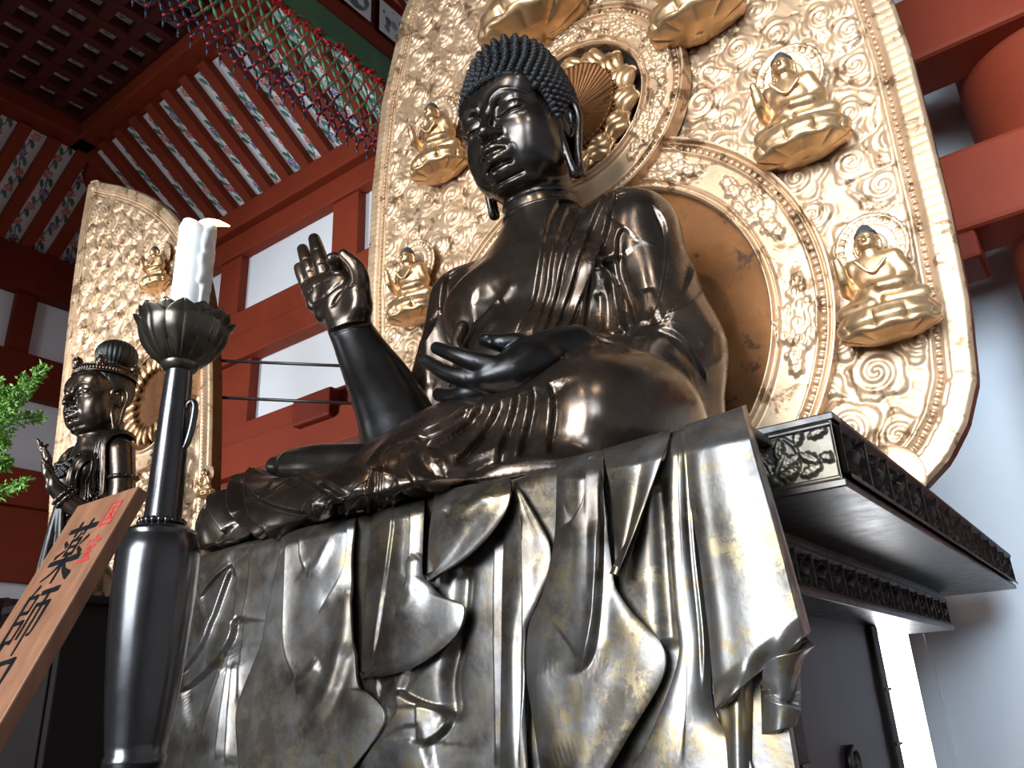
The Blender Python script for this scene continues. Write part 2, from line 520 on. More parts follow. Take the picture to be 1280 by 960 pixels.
M['painted'] = vcol_mat('painted_plaster')
def set_paint(o, C):
    a = o.data.color_attributes.new('paint', 'FLOAT_COLOR', 'POINT')
    a.data.foreach_set('color', np.c_[C, np.ones(len(C))].astype(np.float32).ravel())
# ================================================================== the hall
YB, XL, XR = 2.75, -9.6, 6.0
_tn = [0]
def trim(mb_or_obj, mat=None, bev=.008):
    _tn[0] += 1
    o = mb_or_obj.build('trim_%d' % _tn[0], mat) if isinstance(mb_or_obj, MB) else mb_or_obj
    o.name = 'trim_%d' % _tn[0]
    if bev: bevel(o, bev)
    return struct(o)

def build_hall():
    # floor and the white walls (the back wall leaves an opening for the glowing pane)
    struct(MB().box((XL-.3, -12, FLOOR-.1), (XR+.3, YB+.3, FLOOR)).build('floor', M['floor']))
    wx0, wx1, wz0, wz1 = .30, .64, FLOOR+.3, -.14
    w = MB()
    w.box((XL-.2, YB, FLOOR), (wx0, YB+.2, 7.2)); w.box((wx1, YB, FLOOR), (XR+.2, YB+.2, 7.2))
    w.box((wx0, YB, FLOOR), (wx1, YB+.2, wz0)); w.box((wx0, YB, wz1), (wx1, YB+.2, 7.2))
    struct(w.build('wall_back', M['white']))
    struct(MB().box((XL-.2, -12, FLOOR), (XL, YB, 7.2)).build('wall_left', M['white']))
    struct(MB().box((XR, -12, FLOOR), (XR+.2, YB, 7.2)).build('wall_right', M['white']))
    # glowing pane put in for the sunlit strip seen under the plinth
    t = NT('sunlit_strip_glow'); t.set(Base_Color=(.9,.92,.95), Emission_Color=(.93,.96,1.0), Emission_Strength=11.0, Roughness=.8)
    wn = struct(MB().box((wx0, YB+.012, wz0), (wx1, YB+.03, wz1)).build('glow_pane_1', t.m))
    fr = MB(); fr.box((wx0-.04, YB-.01, wz0), (wx0, YB+.1, wz1)); fr.box((wx0-.04, YB-.01, wz0-.03), (wx1, YB+.1, wz0))
    bevel(fr.build('glow_pane_frame', M['red'], wn), .004)
    # pilaster strip right of the glowing pane
    trim(MB().box((.73, YB-.02, FLOOR), (.76, YB, -.1)), M['white'], .004)

    # ---------------- back wall: beams and posts of red painted timber
    R, RD = M['red'], M['red_dark']
    beams = [(5.10, 5.42, .16), (5.42, 5.74, .28), (3.86, 4.24, .14), (3.52, 3.86, .20), (2.42, 2.68, .16), (2.02, 2.42, .24), (.55, .95, .18)]
    for z0, z1, d in beams:
        trim(MB().box((XL, YB-d, z0), (.9, YB, z1)), R, .02)
    k = 0
    x = -4.42
    while x > XL:
        trim(MB().box((x-.22, YB-.12, 4.24), (x+.22, YB, 5.10)), R, .015)
        x -= 2.2
    for xc in (-6.42, -3.6):
        trim(MB().box((xc-.42, YB-.13, 2.68), (xc+.42, YB, 3.52)), R, .02)
    for xc in (-6.42, -2.2):
        trim(MB().box((xc-.42, YB-.13, FLOOR), (xc+.42, YB, 2.02)), R, .02)
    # bracket end block on the lower beam
    trim(MB().box((-4.9, YB-.34, 2.30), (-4.3, YB, 2.62)), RD, .03)
    # ---------------- left wall
    for z0, z1, d in [(5.10, 5.74, .26), (3.62, 4.24, .16), (2.15, 2.64, .2), (1.2, 2.15, .12)]:
        trim(MB().box((XL, -4, z0), (XL+d, YB, z1)), RD if z0 > 3 else R, .02)
    trim(MB().box((XL, 1.22, 4.24), (XL+.12, 1.50, 5.10)), RD, .015)
    trim(MB().box((XL, 2.35, FLOOR), (XL+.14, YB, 5.10)), RD, .015)
    # dark timber wainscot of the lower left wall
    trim(MB().box((XL, -4, FLOOR), (XL+.1, YB, 1.0)), M['darkred_board'], .01)
    for j in range(6):
        trim(MB().box((XL+.1, 2.3-j*.55, FLOOR), (XL+.16, 2.36-j*.55, 1.0)), M['darkred_board'], .005)

    # ---------------- coved zone between the wall beam and the coffered ceiling
    zc0, zc1, run = 5.74, 6.77, 1.5
    def flower_strip(L, W, seed):
        """grid of (u along, v across) and a painted pattern of flowers on a winding stem"""
        nu, nv = int(L/.014), int(W/.012)
        u, v = np.meshgrid(np.linspace(0, L, nu), np.linspace(-W/2, W/2, nv), indexing='ij')
        C = np.tile(np.array([.86,.86,.86]), (nu, nv, 1))
        rng = random.Random(seed); ph = rng.random()*6
        mid = .22*W*np.sin(u*7+ph)
        def put(m, c): C[m] = c
        put(np.abs(v-mid) < .009, (.06,.20,.12))
        p = 0.05
        j = seed
        while p < L:
            j += 1
            c = .22*W*math.sin(p*7+ph)
            if j % 2:   # lobed blossom
                for a in range(5):
                    q = 2*math.pi*a/5+j
                    put((u-p-.036*math.cos(q))**2+(v-c-.034*math.sin(q))**2 < .027**2, [(.50,.07,.07),(.07,.08,.34),(.58,.16,.16)][j//2 % 3])
                    put((u-p-.036*math.cos(q))**2+(v-c-.034*math.sin(q))**2 < .012**2, (.78,.62,.62))
                put((u-p)**2+(v-c)**2 < .014**2, (.75,.60,.30))
            else:       # leaves
                for s in (-1, 1):
                    du, dv = u-p-.03*s, v-c-s*.045
                    put((du/.06)**2+((dv+.4*du)/.027)**2 < 1, [(.08,.26,.17),(.05,.17,.11)][j//2 % 2])
                put(((u-p-.06)/.03)**2+((v-c)/.012)**2 < 1, (.15,.12,.3))
            p += .135
        V = np.stack([u.ravel(), v.ravel()], 1)
        i = np.arange(nu*nv).reshape(nu, nv)
        Fq = np.stack([i[:-1,:-1].ravel(), i[1:,:-1].ravel(), i[1:,1:].ravel(), i[:-1,1:].ravel()], 1)
        return V, Fq, C.reshape(-1, 3)
    def cove(origin, along, inward, s0, s1, step, first):
        """slanted field: along = horizontal run, inward = horizontal direction away from the wall"""
        along, inward = np.array(along, float), np.array(inward, float)
        up = inward*run+np.array([0,0,zc1-zc0]); L = np.linalg.norm(up); up /= L
        nrm = np.cross(along, up)
        if np.dot(nrm, inward) < 0 and nrm[2] > 0: nrm = -nrm
        if nrm[2] > 0: nrm = -nrm
        # backing board
        P = [origin+along*s0, origin+along*s1, origin+along*s1+up*L, origin+along*s0+up*L]
        b = MB(); c = sum(P)/4-nrm*.03; b.obox(c, along*(s1-s0)/2, up*L/2, nrm*.02); trim(b, RD, 0)
        s = first; k = 0
        while s < s1:
            # red rib then painted strip
            m = origin+along*s+up*(L/2)+nrm*.05
            trim(MB().obox(m, along*.078, up*L/2, nrm*.07), R, .012)
            sc = s+step/2
            if sc > s0 and sc+.1 < s1:
                V, Fq, C = flower_strip(L*.97, .225, k*3+int(abs(origin[0])*7))
                W3 = origin+along*sc+np.outer(V[:,0]+.01, up)+np.outer(V[:,1], along)+nrm*.002
                if np.dot(np.cross(up, along), nrm) < 0: Fq = Fq[:, ::-1]
                o = mesh_np('x', W3, Fq, M['painted'], None, False); set_paint(o, C); trim(o, None, 0)
            s += step; k += 1
    cove(np.array([0., YB, zc0]), (1,0,0), (0,-1,0), -9.4, -1.6, .375, -9.4+.23)
    cove(np.array([XL, 0., zc0]), (0,1,0), (1,0,0), -1.5, 2.55, .375, -1.45)
    # hip rib in the corner and the frame of the coffered field
    a, b = np.array([XL, YB, zc0]), np.array([XL+run, YB-run, zc1])
    trim(MB().bar(a, b, .22, .2), R, .02)
    yt, xt = YB-run, XL+run
    trim(MB().box((xt-.12, yt-.26, zc1-.04), (-1.6, yt+.06, zc1+.22)), R, .02)
    trim(MB().box((xt-.06, -6, zc1-.04), (xt+.26, yt, zc1+.22)), R, .02)
    # coffers: crossing bars below painted squares
    zc = zc1+.25; p = .365
    c = MB(); c.box((xt-.1, -7, zc+.16), (XR, yt+.1, zc+.2))
    struct(c.build('ceiling', M['coffer']))
    xs = np.arange(xt+.26, 1.5, p); ys = np.arange(yt-.26, -3.6, -p)
    for xv in xs: trim(MB().box((xv-.06, -3.6, zc-.06), (xv+.06, yt, zc+.16)), M['coffer'], 0)
    for yv in ys: trim(MB().box((xt, yv-.06, zc-.05), (1.5, yv+.06, zc+.16)), M['coffer'], 0)
    n = 18
    g = np.linspace(-.128, .128, n); gu, gv = np.meshgrid(g, g, indexing='ij'); i = np.arange(n*n).reshape(n, n)
    Fq = np.stack([i[:-1,:-1].ravel(), i[:-1,1:].ravel(), i[1:,1:].ravel(), i[1:,:-1].ravel()], 1)
    VV, FF, CC = [], [], []
    for a_, xv in enumerate(xs[:-1]):
        for b_, yv in enumerate(ys[:-1]):
            rr = np.hypot(gu, gv); th = np.arctan2(gv, gu)
            C = np.tile(np.array([.85,.83,.80]), (n, n, 1))
            k = (a_+b_) % 3
            C[rr < .085+.02*np.cos(4*th+k)] = (.30,.24,.24); C[rr < .062+.018*np.cos(4*th+k)] = (.60,.48,.46)
            C[rr < .03] = (.28,.12,.12)
            VV.append(np.stack([(gu+xv+p/2).ravel(), (gv+yv-p/2).ravel(), np.full(n*n, zc+.10)], 1))
            FF.append(Fq+len(CC)*n*n); CC.append(C.reshape(-1, 3))
    o = mesh_np('x', np.vstack(VV), np.vstack(FF), M['painted'], None, False); set_paint(o, np.vstack(CC)); trim(o, None, 0)

    # ---------------- right: great round pillar with tie beams
    pl = MB().lathe([(.50, FLOOR), (.50, 3.0), (.485, 7.0)], 64, (2.22, 2.25, 0))
    po = trim(pl, R, 0); autosmooth(po, 40)
    trim(MB().box((.9, 1.64, 1.66), (XR, 2.02, 2.14)), R, .03)
    trim(MB().box((.9, 1.66, 1.50), (1.62, 2.0, 1.66)), RD, .02)
    trim(MB().box((.7, 1.64, 2.80), (XR, 2.02, 3.26)), R, .03)
    trim(MB().box((1.6, 1.0, 3.40), (2.0, 2.0, 3.75)), RD, .03)
    trim(MB().box((1.35, 1.9, 4.35), (2.7, 2.6, 4.8)), R, .03)
M['coffer'] = mat_plain('dimmed_coffer_paint', (84,27,17), .55, 0, .2, 2.0)  # coffer red darkened to stand for the low light at the ceiling
M['darkred_board'] = mat_plain('dark_red_boards', (58,20,14), .5, 0, .3, 3.0)
build_hall()

# ---------------- thin black tie rods between the two gilt screens
for i, (a, b, w) in enumerate((((265,450),(432,458),'upper'), ((265,497),(397,502),'lower'))):
    A2 = aty(a[0]-9, a[1]-(0 if i == 0 else 1), .02); B2 = aty(b[0]+(36 if i == 0 else 62), b[1]+(1 if i == 0 else 3), .56)
    o = MB().tube([A2, (A2+B2)/2, B2], .011, 8).build('tie_rod', M['darkwood'], None, True, A2)
    tag(o, 'thin black rod strung between the two gilt screens, %s of the two' % w, 'rod', 'black rods between the gilt screens')
# ================================================================== the great seated bronze figure
BUD = thing('seated_buddha_statue', 'huge dark bronze seated Buddha with raised hand on the draped pedestal', 'statue', (0, -.2, 0))
def bud_part(name, V, Q, mat, label=None, parent=None):
    o = mesh_np(name, V-np.array([0, -.2, 0]), Q, mat, parent or BUD)
    if label: o['label'] = label
    return o
def zl(pts, s, ox, oy):
    return [(x/s+ox, y/s+oy) for x, y in pts]

# ---------------- head
HS, HB, HY = .87, .26, -.06
def head_T(P):
    P = np.atleast_2d(P)*HS
    x = P[:,0]*math.cos(HY)-P[:,1]*math.sin(HY); y = P[:,0]*math.sin(HY)+P[:,1]*math.cos(HY); z = P[:,2]
    return np.stack([x, y*math.cos(HB)-z*math.sin(HB)-.13, y*math.sin(HB)+z*math.cos(HB)+1.97], 1)
def build_head():
    S = SDF((-.38,-.44,-.68), (.38,.40,.55), .0062)
    S.ell((0,.02,.14), (.262,.285,.26), .02)
    S.ell((0,-.045,-.04), (.262,.235,.30), .08)
    for s in (-1, 1):
        S.ell((s*.135,-.135,-.085), (.13,.125,.15), .08)
        S.ell((s*.10,-.185,.19), (.14,.085,.11), .10)                    # forehead
        S.ell((s*.16,-.05,-.2), (.10,.14,.10), .08)
    S.ell((0,-.13,-.20), (.19,.14,.12), .08)
    S.ell((0,-.235,-.245), (.085,.062,.052), .05)                       # chin
    S.ell((0,-.12,-.315), (.15,.13,.05), .05)                           # fold under the chin
    for s in (-1, 1):
        S.ell((s*.112,-.335,.060), (.088,.045,.030), .07, R=rot(0,s*.12,s*-.35), op='-')
        S.ell((s*.112,-.214,.056), (.092,.060,.060), .03, R=rot(0,s*.10,s*-.38))   # closed lids
        S.chain([(s*.026,-.285,.085),(s*.055,-.284,.122),(s*.11,-.268,.143),(s*.17,-.228,.130),(s*.215,-.17,.095)], [.010,.010,.010,.009,.008], .045)
    S.chain([(0,-.260,.12),(0,-.286,.06),(0,-.322,-.005),(0,-.344,-.046)], [.022,.025,.030,.033], .030)
    S.ell((0,-.330,-.050), (.040,.036,.028), .03)
    for s in (-1, 1):
        S.ell((s*.042,-.290,-.056), (.028,.034,.024), .03)
        S.ell((s*.022,-.322,-.084), (.010,.014,.010), .012, op='-')      # nostrils
    S.ell((0,-.275,-.165), (.095,.045,.055), .05)                       # mouth mound
    S.chain([(-.086,-.270,-.154),(-.045,-.308,-.140),(-.014,-.322,-.136),(0,-.318,-.140),(.014,-.322,-.136),(.045,-.308,-.140),(.086,-.270,-.154)], [.009,.018,.020,.018,.020,.018,.009], .012)
    S.chain([(-.066,-.280,-.180),(-.03,-.304,-.192),(0,-.308,-.195),(.03,-.304,-.192),(.066,-.280,-.180)], [.010,.022,.025,.022,.010], .012)
    S.chain([(-.095,-.272,-.160),(-.05,-.318,-.163),(0,-.334,-.166),(.05,-.318,-.163),(.095,-.272,-.160)], .0065, .012, '-')
    S.cap((0,-.335,-.075), (0,-.322,-.112), .009, .011, .02, '-')       # philtrum
    S.chain([(-.07,-.262,-.222),(0,-.29,-.226),(.07,-.262,-.222)], .010, .03, '-')
    # neck with three rings
    S.cap((0,.05,-.22), (0,.04,-.66), .185, .215, .05)
    for z, r in ((-.375,.206), (-.445,.220), (-.515,.236)): S.ell((0,.025,z), (r, r*.98, .046), .014)
    # long ears
    for s in (-1, 1):
        S.chain([(s*.262,-.045,.02),(s*.278,-.035,.085),(s*.300,.02,.118),(s*.322,.075,.085),(s*.330,.085,.0),(s*.320,.060,-.10),(s*.305,.035,-.22),(s*.298,.015,-.325)], [.020,.019,.020,.021,.021,.021,.022,.027], .014)
        S.chain([(s*.298,.015,-.325),(s*.290,-.018,-.335),(s*.282,-.035,-.26),(s*.275,-.042,-.14),(s*.268,-.048,-.03)], [.027,.024,.019,.019,.020], .014)
        S.ell((s*.278,.03,-.01), (.024,.065,.10), .015)
        S.chain([(s*.298,.0,.05),(s*.306,.04,.035),(s*.302,.045,-.04)], .012, .012)
        S.ell((s*.315,.018,.0), (.02,.024,.05), .012, op='-')
        S.ell((s*.30,.0,-.19), (.024,.016,.09), .012, op='-')
    V, Q = subdiv(*S.mesh(3))
    # closed-eye slits and lids, philtrum, brow lines
    sc = Sculpt(V, Q)
    for s in (-1, 1):
        P = catmull([(s*.032,-.275,.040),(s*.07,-.290,.028),(s*.12,-.280,.026),(s*.165,-.245,.036),(s*.192,-.215,.046)], .004)
        sc.crease(None, 'groove', .012, .007, L=snap(sc, P))
        P = catmull([(s*.03,-.272,.058),(s*.07,-.285,.082),(s*.12,-.272,.086),(s*.17,-.235,.075),(s*.20,-.20,.052)], .004)
        sc.crease(None, 'groove', .003, .006, L=snap(sc, P))
        P = catmull([(s*.028,-.285,.092),(s*.055,-.284,.130),(s*.11,-.268,.152),(s*.17,-.228,.138),(s*.222,-.165,.092)], .004)
        sc.crease(None, 'ridge', .0035, .009, L=snap(sc, P))
        P = catmull([(s*.052,-.292,-.06),(s*.078,-.28,-.10),(s*.092,-.27,-.14)], .004)
        sc.crease(None, 'groove', .004, .014, L=snap(sc, P))
    P = catmull([(-.13,-.215,-.285),(-.07,-.25,-.302),(0,-.262,-.308),(.07,-.25,-.302),(.13,-.215,-.285)], .004)
    sc.crease(None, 'groove', .012, .010, L=snap(sc, P))
    return head_T(sc.done()), Q
def snap(sc, P):
    out = []
    for p in P:
        h = sc.bvh.find_nearest(Vector(p)); out.append(np.array(h[0]))
    return np.array(out)

def hairline_z(x, y):
    """height of the hairline at a place on the scalp, by direction around the head"""
    a = np.abs(np.arctan2(x, -y))          # 0 in front, pi behind
    return np.interp(a, [0, .35, .75, 1.10, 1.36, 1.46, 1.75, 1.9, 2.3, 3.15], [.238, .236, .200, .105, -.015, -.035, .06, .03, -.20, -.27])
def build_hair():
    S = SDF((-.36,-.36,-.35), (.36,.42,.72), .008)
    S.ell((0,.022,.155), (.305,.325,.305), .02)
    S.ell((0,.06,-.08), (.262,.24,.22), .08)
    S.ell((0,.045,.40), (.205,.215,.20), .14)
    V, Q = S.mesh(2)
    N = vnormals(V, Q)
    hz = hairline_z(V[:,0], V[:,1])
    keepv = V[:,2] > hz-.004
    kf = keepv[Q].all(1); Q2 = Q[kf]
    used = np.unique(Q2); mp = np.full(len(V), -1); mp[used] = np.arange(len(used))
    bv = BVHTree.FromPolygons(V.tolist(), Q.tolist())
    mb = MB()
    # snail curls in rows that run round the head
    rng = random.Random(3)
    c0 = np.array([0, .035, .12])
    def put(d, size):
        h = bv.ray_cast(Vector(c0+np.array(d)*1.2), Vector(-np.array(d)))
        if h[0] is None: return
        p = np.array(h[0]); n = np.array(h[1])
        if p[2] < hairline_z(p[0], p[1])+.008: return
        R = np.array(Vector(n).to_track_quat('Z', 'Y').to_matrix())
        r = size
        for dz, rr in ((.000, 1.0), (.38, .86), (.66, .62)):
            mb.ball(p+n*r*dz, (r*rr, r*rr, r*.55), 8, 4, R@rot(0,0,rng.random()))
    el = -1.0
    sp = .047
    nrow = 30
    for j in range(nrow):
        el = math.radians(-62+j*5.6)
        if el > math.pi/2: break
        rad = .325*math.cos(el)+.01
        n = max(1, int(2*math.pi*rad/sp))
        for i in range(n):
            a = 2*math.pi*(i+.618*j)/n
            put((math.cos(el)*math.cos(a), math.cos(el)*math.sin(a), math.sin(el)), .0265)
    # edge row follows the hairline
    for a in np.linspace(-1.46, 1.46, 58):
        d0 = np.array([math.sin(a), -math.cos(a), 0])
        z = float(hairline_z(d0[0], d0[1]))+.016
        h = bv.ray_cast(Vector(np.array([0,.02,z])+d0*1.2), Vector(-d0))
        if h[0] is not None:
            p = np.array(h[0]); n = np.array(h[1]); R = np.array(Vector(n).to_track_quat('Z', 'Y').to_matrix())
            mb.ball(p, (.020,.020,.016), 8, 4, R); mb.ball(p+n*.010, (.014,.014,.012), 8, 4, R)
    return head_T(V[used]), mp[Q2], head_T(np.array(mb.v)), mb.f
hV, hQ = build_head()
HEAD = bud_part('head', hV, hQ, M['bronze_skin'], 'polished dark bronze face with closed eyes and long ears')
aV, aQ, cV, cF = build_hair()
HAIR = bud_part('hair', aV, aQ, M['hair'], 'matte black cap of hair under the snail curls', HEAD)
CUR = mesh_np('hair_curls', cV-np.array([0,-.2,0]), cF, M['hair'], HEAD); CUR['label'] = 'rows of small matte black snail curls'

# ---------------- body, robe and crossed legs
def build_body():
    S = SDF((-1.5,-1.15,-.1), (1.1,.55,1.75), .0105)
    S.ell((0,.0,1.10), (.50,.33,.38), .05)
    S.ell((0,-.10,.66), (.43,.34,.36), .14)
    S.ell((0,.02,.33), (.60,.40,.33), .12)
    S.cap((-.47,.05,1.30), (.41,.05,1.33), .20, .21, .10)
    S.cap((0,.04,1.34), (0,-.03,1.60), .25, .16, .12)
    for s in (-1, 1): S.ell((s*.20,-.245,1.10), (.20,.10,.15), .10)
    S.ell((0,-.33,.70), (.24,.13,.2), .14)
    # his left arm in its sleeve
    S.cap((.43,.05,1.32), (.55,.03,.72), .205, .20, .08)
    S.cap((.56,.03,.72), (.56,.08,.40), .20, .15, .10)
    S.chain([(.56,.0,.62),(.53,-.25,.56),(.44,-.48,.57)], [.17,.135,.098], .06)
    # his right arm
    S.cap((-.49,.03,1.28), (-.66,-.06,.66), .195, .17, .08)
    S.cap((-.58,.08,.70), (-.56,.10,.36), .18, .16, .10)
    # legs
    S.chain([(.26,.10,.30),(.50,-.30,.33)], [.32,.27], .10)
    S.ell((.495,-.42,.325), (.28,.315,.255), .10, R=rot(0,0,-.3))
    S.chain([(.50,-.55,.26),(.15,-.70,.26),(-.22,-.80,.245)], [.22,.17,.105], .10)
    S.chain([(-.30,.10,.28),(-.80,-.45,.21),(-1.04,-.72,.17)], [.32,.25,.20], .10)
    S.ell((-1.04,-.72,.16), (.26,.24,.20), .08)
    S.chain([(-1.02,-.74,.12),(-.40,-.84,.10),(.2,-.82,.08)], [.19,.16,.14], .08)
    S.ell((-.15,-.5,.12), (.75,.38,.16), .10)
    S.ell((.15,-.72,.08), (.45,.22,.14), .08)
    # apron of the skirt falling over the middle
    S.chain([(-.02,-.74,.30),(-.06,-.93,.12),(-.08,-.97,-.05)], [.10,.11,.13], .10)
    S.chain([(.10,-.72,.28),(.14,-.92,.10),(.16,-.97,-.05)], [.12,.12,.13], .10)
    S.chain([(-.20,-.74,.26),(-.22,-.93,.10),(-.24,-.97,-.05)], [.06,.10,.12], .08)
    # knotted band end against the belly
    a, b, c = aty(578,410,-.47), aty(571,430,-.50), aty(584,450,-.50)
    S.chain([a, b, c], [.030,.026,.020], .02)
    S.plane((0,0,.055), (0,0,-1))
    V, Q = subdiv(*S.mesh(2))
    sc = Sculpt(V, Q)
    Z1 = lambda p: zl(p, 2.824, 480, 220)
    Z2 = lambda p: zl(p, 1.882, 220, 420)
    Z3 = lambda p: zl(p, 2.4, 200, 560)
    def C(px, kind, h, w, w2=None, taper=(.15,.15)):
        if kind == 'step': return sc.crease(px, kind, h*.72, w*1.9, (w2 or w)*1.7, taper=taper)
        return sc.crease(px, kind, h*.8, w*1.2, w2, taper=taper)
    Z4 = lambda p: zl(p, 2.4, 480, 200)
    n = (.05,.12)
    # robe over the chest: overlapping pleats falling from his left shoulder
    C(Z4([(545,95),(500,170),(480,260),(468,340),(450,430),(392,530)]), 'step', -.020, .04, .05, taper=n)
    C(Z4([(585,85),(535,180),(505,300),(492,400),(440,535)]), 'step', -.020, .03, .04, taper=n)
    C(Z4([(640,72),(575,180),(538,300),(512,420),(466,542)]), 'step', -.024, .03, .04, taper=n)
    C(Z4([(690,62),(640,160),(590,280),(556,400),(496,545)]), 'step', -.026, .03, .04, taper=n)
    C(Z4([(748,55),(694,90),(674,150),(668,200),(640,290),(585,430),(525,545)]), 'step', -.034, .04, .05, taper=n)
    C(Z4([(665,260),(640,330),(600,430),(560,530)]), 'ridge', .012, .022)
    # the deep wedge under the arm
    C(Z4([(655,285),(632,400),(612,528)]), 'groove', .045, .02, taper=(.1,.02))
    C(Z4([(657,285),(665,380),(668,528)]), 'groove', .050, .03, taper=(.1,.02))
    C(Z4([(659,285),(692,360),(725,518)]), 'step', -.055, .03, .05, taper=(.1,.05))
    C(Z4([(652,390),(656,460),(658,528)]), 'ridge', .02, .010)
    C(Z4([(675,350),(690,430),(700,525)]), 'ridge', .02, .010)
    C(Z4([(722,195),(698,228),(700,330),(720,430),(745,512)]), 'step', -.026, .03, .05, taper=n)
    C(Z4([(712,215),(708,330),(728,430),(752,505)]), 'groove', .010, .010)
    C(Z4([(800,120),(840,200),(848,290),(830,400),(790,490)]), 'step', .024, .04, .05)
    C(Z4([(905,235),(918,310),(900,390),(850,460),(800,500)]), 'step', .026, .04, .05)
    C(Z4([(950,350),(945,400),(890,450),(830,472)]), 'step', .018, .03, .05)
    C(Z4([(775,380),(780,440),(765,500)]), 'ridge', .012, .03)
    C(Z4([(800,502),(850,490),(910,502),(958,560)]), 'step', -.026, .03, .04)
    C(Z4([(815,508),(880,535),(930,592),(968,672)]), 'step', .014, .05, .05)
    C(Z4([(512,548),(580,536),(660,528),(745,512)]), 'ridge', .010, .02)
    C(Z4([(630,535),(690,550),(740,580)]), 'step', .012, .02, .03)
    for x in (520, 538): C(Z4([(x-6,548),(x+10,572),(x+14,600)]), 'ridge', .012, .008, taper=(.05,.05))
    # cape over his right shoulder
    C(Z1([(388,175),(285,240),(228,330),(207,440),(214,530),(245,600),(260,640)]), 'step', -.035, .05, .06)
    C(Z1([(204,460),(170,560),(115,640),(78,700)]), 'step', .022, .03, .05)
    C(Z1([(170,520),(150,640),(165,760)]), 'ridge', .016, .03)
    # chest and belly
    C(Z1([(310,425),(360,425),(410,400),(425,425)]), 'groove', .012, .03)
    C(Z1([(425,430),(385,470),(330,520),(285,545)]), 'step', .028, .045, .04)
    C(Z1([(455,365),(430,420),(400,470),(360,560)]), 'ridge', .014, .03)
    # left knee: folds that fan out over the shin
    for q in ([(875,105),(884,170),(872,280)], [(838,115),(826,200),(800,290)], [(806,130),(778,220),(745,300)], [(770,148),(715,235),(650,300)], [(728,160),(660,220),(585,262)], [(690,175),(630,212),(565,236)]):
        C(Z2(q), 'step', -.032, .026, .04)
    C(Z2([(560,250),(590,310),(660,330),(760,280),(800,270)]), 'groove', .02, .02)
    for q in ([(530,245),(495,305),(485,400)], [(512,250),(478,310),(470,405)], [(545,250),(522,320),(540,365),(600,375)], [(560,262),(545,320),(580,355),(640,360)], [(495,262),(455,330),(445,412)], [(520,330),(505,370),(510,400)]):
        C(Z2(q), 'step', .020, .022, .035, taper=(.15,.02))
    # right leg
    C(Z3([(270,85),(212,110),(206,180),(250,240),(340,275)]), 'step', .055, .045, .05, taper=n)
    C(Z3([(300,80),(256,110),(266,170),(310,230),(385,258)]), 'step', .055, .045, .05, taper=n)
    C(Z3([(300,95),(272,128),(320,168),(430,195),(545,192)]), 'step', .060, .05, .05, taper=n)
    C(Z3([(400,85),(450,110),(520,150),(555,182)]), 'step', .035, .03, .03, taper=n)
    C(Z3([(450,85),(500,105),(560,140)]), 'step', .016, .02, .03)
    C(Z3([(150,130),(142,190),(190,265)]), 'step', .035, .04, .05, taper=n)
    C(Z3([(545,210),(560,160),(600,110),(650,50)]), 'step', -.04, .03, .04, taper=n)
    return sc.done(), Q
bV, bQ = build_body()
bud_part('robed_body', bV, bQ, M['bronze'], 'dark brown bronze torso and crossed legs in a pleated robe')

# ---------------- hands and foot
def P(x, y, Y): return aty(x, y, Y)
def build_right():
    a = P(505,545,-.22); w = P(436,408,-.56)
    pts = [a, P(480,490,-.34), P(455,445,-.47), w]
    allp = [P(374,337,-.64), P(393,298,-.60), P(462,380,-.5), a]
    lo = np.min(allp, 0)-.2; hi = np.max(allp, 0)+.2
    S = SDF(lo, hi, .0052)
    S.chain(pts, [.185,.155,.118,.092], .04)
    S.ell(P(505,545,-.2), (.19,.19,.15), .05)
    # palm: pads between wrist and finger roots
    u = P(398,352,-.62)-P(436,405,-.57); u /= np.linalg.norm(u)
    S.chain([P(436,405,-.56), P(432,385,-.585), P(424,368,-.605)], [.085,.098,.09], .04, flat=((.35,-.93,.1), .70))
    for q, r in (((392,364,-.61),.052), ((404,358,-.61),.055), ((418,353,-.61),.055), ((430,352,-.60),.052), ((399,378,-.60),.060), ((446,366,-.60),.060), ((446,384,-.59),.068), ((410,392,-.59),.062)):
        S.ell(P(*q), r, .04)
    S.ell(P(421,373,-.70), (.07,.045,.07), .05, op='-')                # hollow of the palm
    fin = [([(386,364,-.61),(381,351,-.625),(377,343,-.635),(374,335,-.64)], [.036,.032,.029,.026]),
           ([(395,357,-.61),(388,338,-.63),(383,324,-.635),(378.5,312,-.635)], [.040,.036,.033,.028]),
           ([(408,351,-.61),(402,330,-.63),(397,313,-.63),(393,299,-.625)], [.042,.038,.035,.029]),
           ([(424,348,-.60),(423,334,-.64),(420,325,-.68),(415,324,-.70)], [.042,.037,.034,.029]),
           ([(446,372,-.59),(450,352,-.62),(445,334,-.655),(430,319,-.69)], [.055,.044,.037,.028])]
    for pts, r in fin: S.chain([P(*p) for p in pts], r, .012)
    V, Q = S.mesh(2)
    sc = Sculpt(V, Q)
    # lines of the palm, wrist crease, finger joints
    sc.crease([(391,376),(404,372),(420,358),(431,352)], 'groove', .007, .008)
    sc.crease([(446,356),(436,358),(424,368),(416,384)], 'groove', .007, .008)
    sc.crease([(438,353),(428,362),(420,374),(412,386)], 'groove', .005, .007)
    sc.crease([(409,414),(424,409),(440,404),(462,402)], 'step', .012, .02, .02)
    sc.crease([(411,418),(426,413),(442,408),(462,406)], 'groove', .006, .007)
    for q in ([(376,352),(386,349)], [(382,338),(394,335)], [(377,325),(389,322)], [(396,329),(409,326)], [(391,313),(403,310)], [(384,366),(391,362)], [(391,358),(402,354)], [(404,352),(414,349)]):
        sc.crease(q, 'groove', .006, .006, taper=(.3,.3))
    return sc.done(), Q
rV, rQ = build_right()
_o = bud_part('raised_hand', rV, rQ, M['bronze_black'], 'blackened right forearm with its open palm raised and thumb and forefinger bent together')

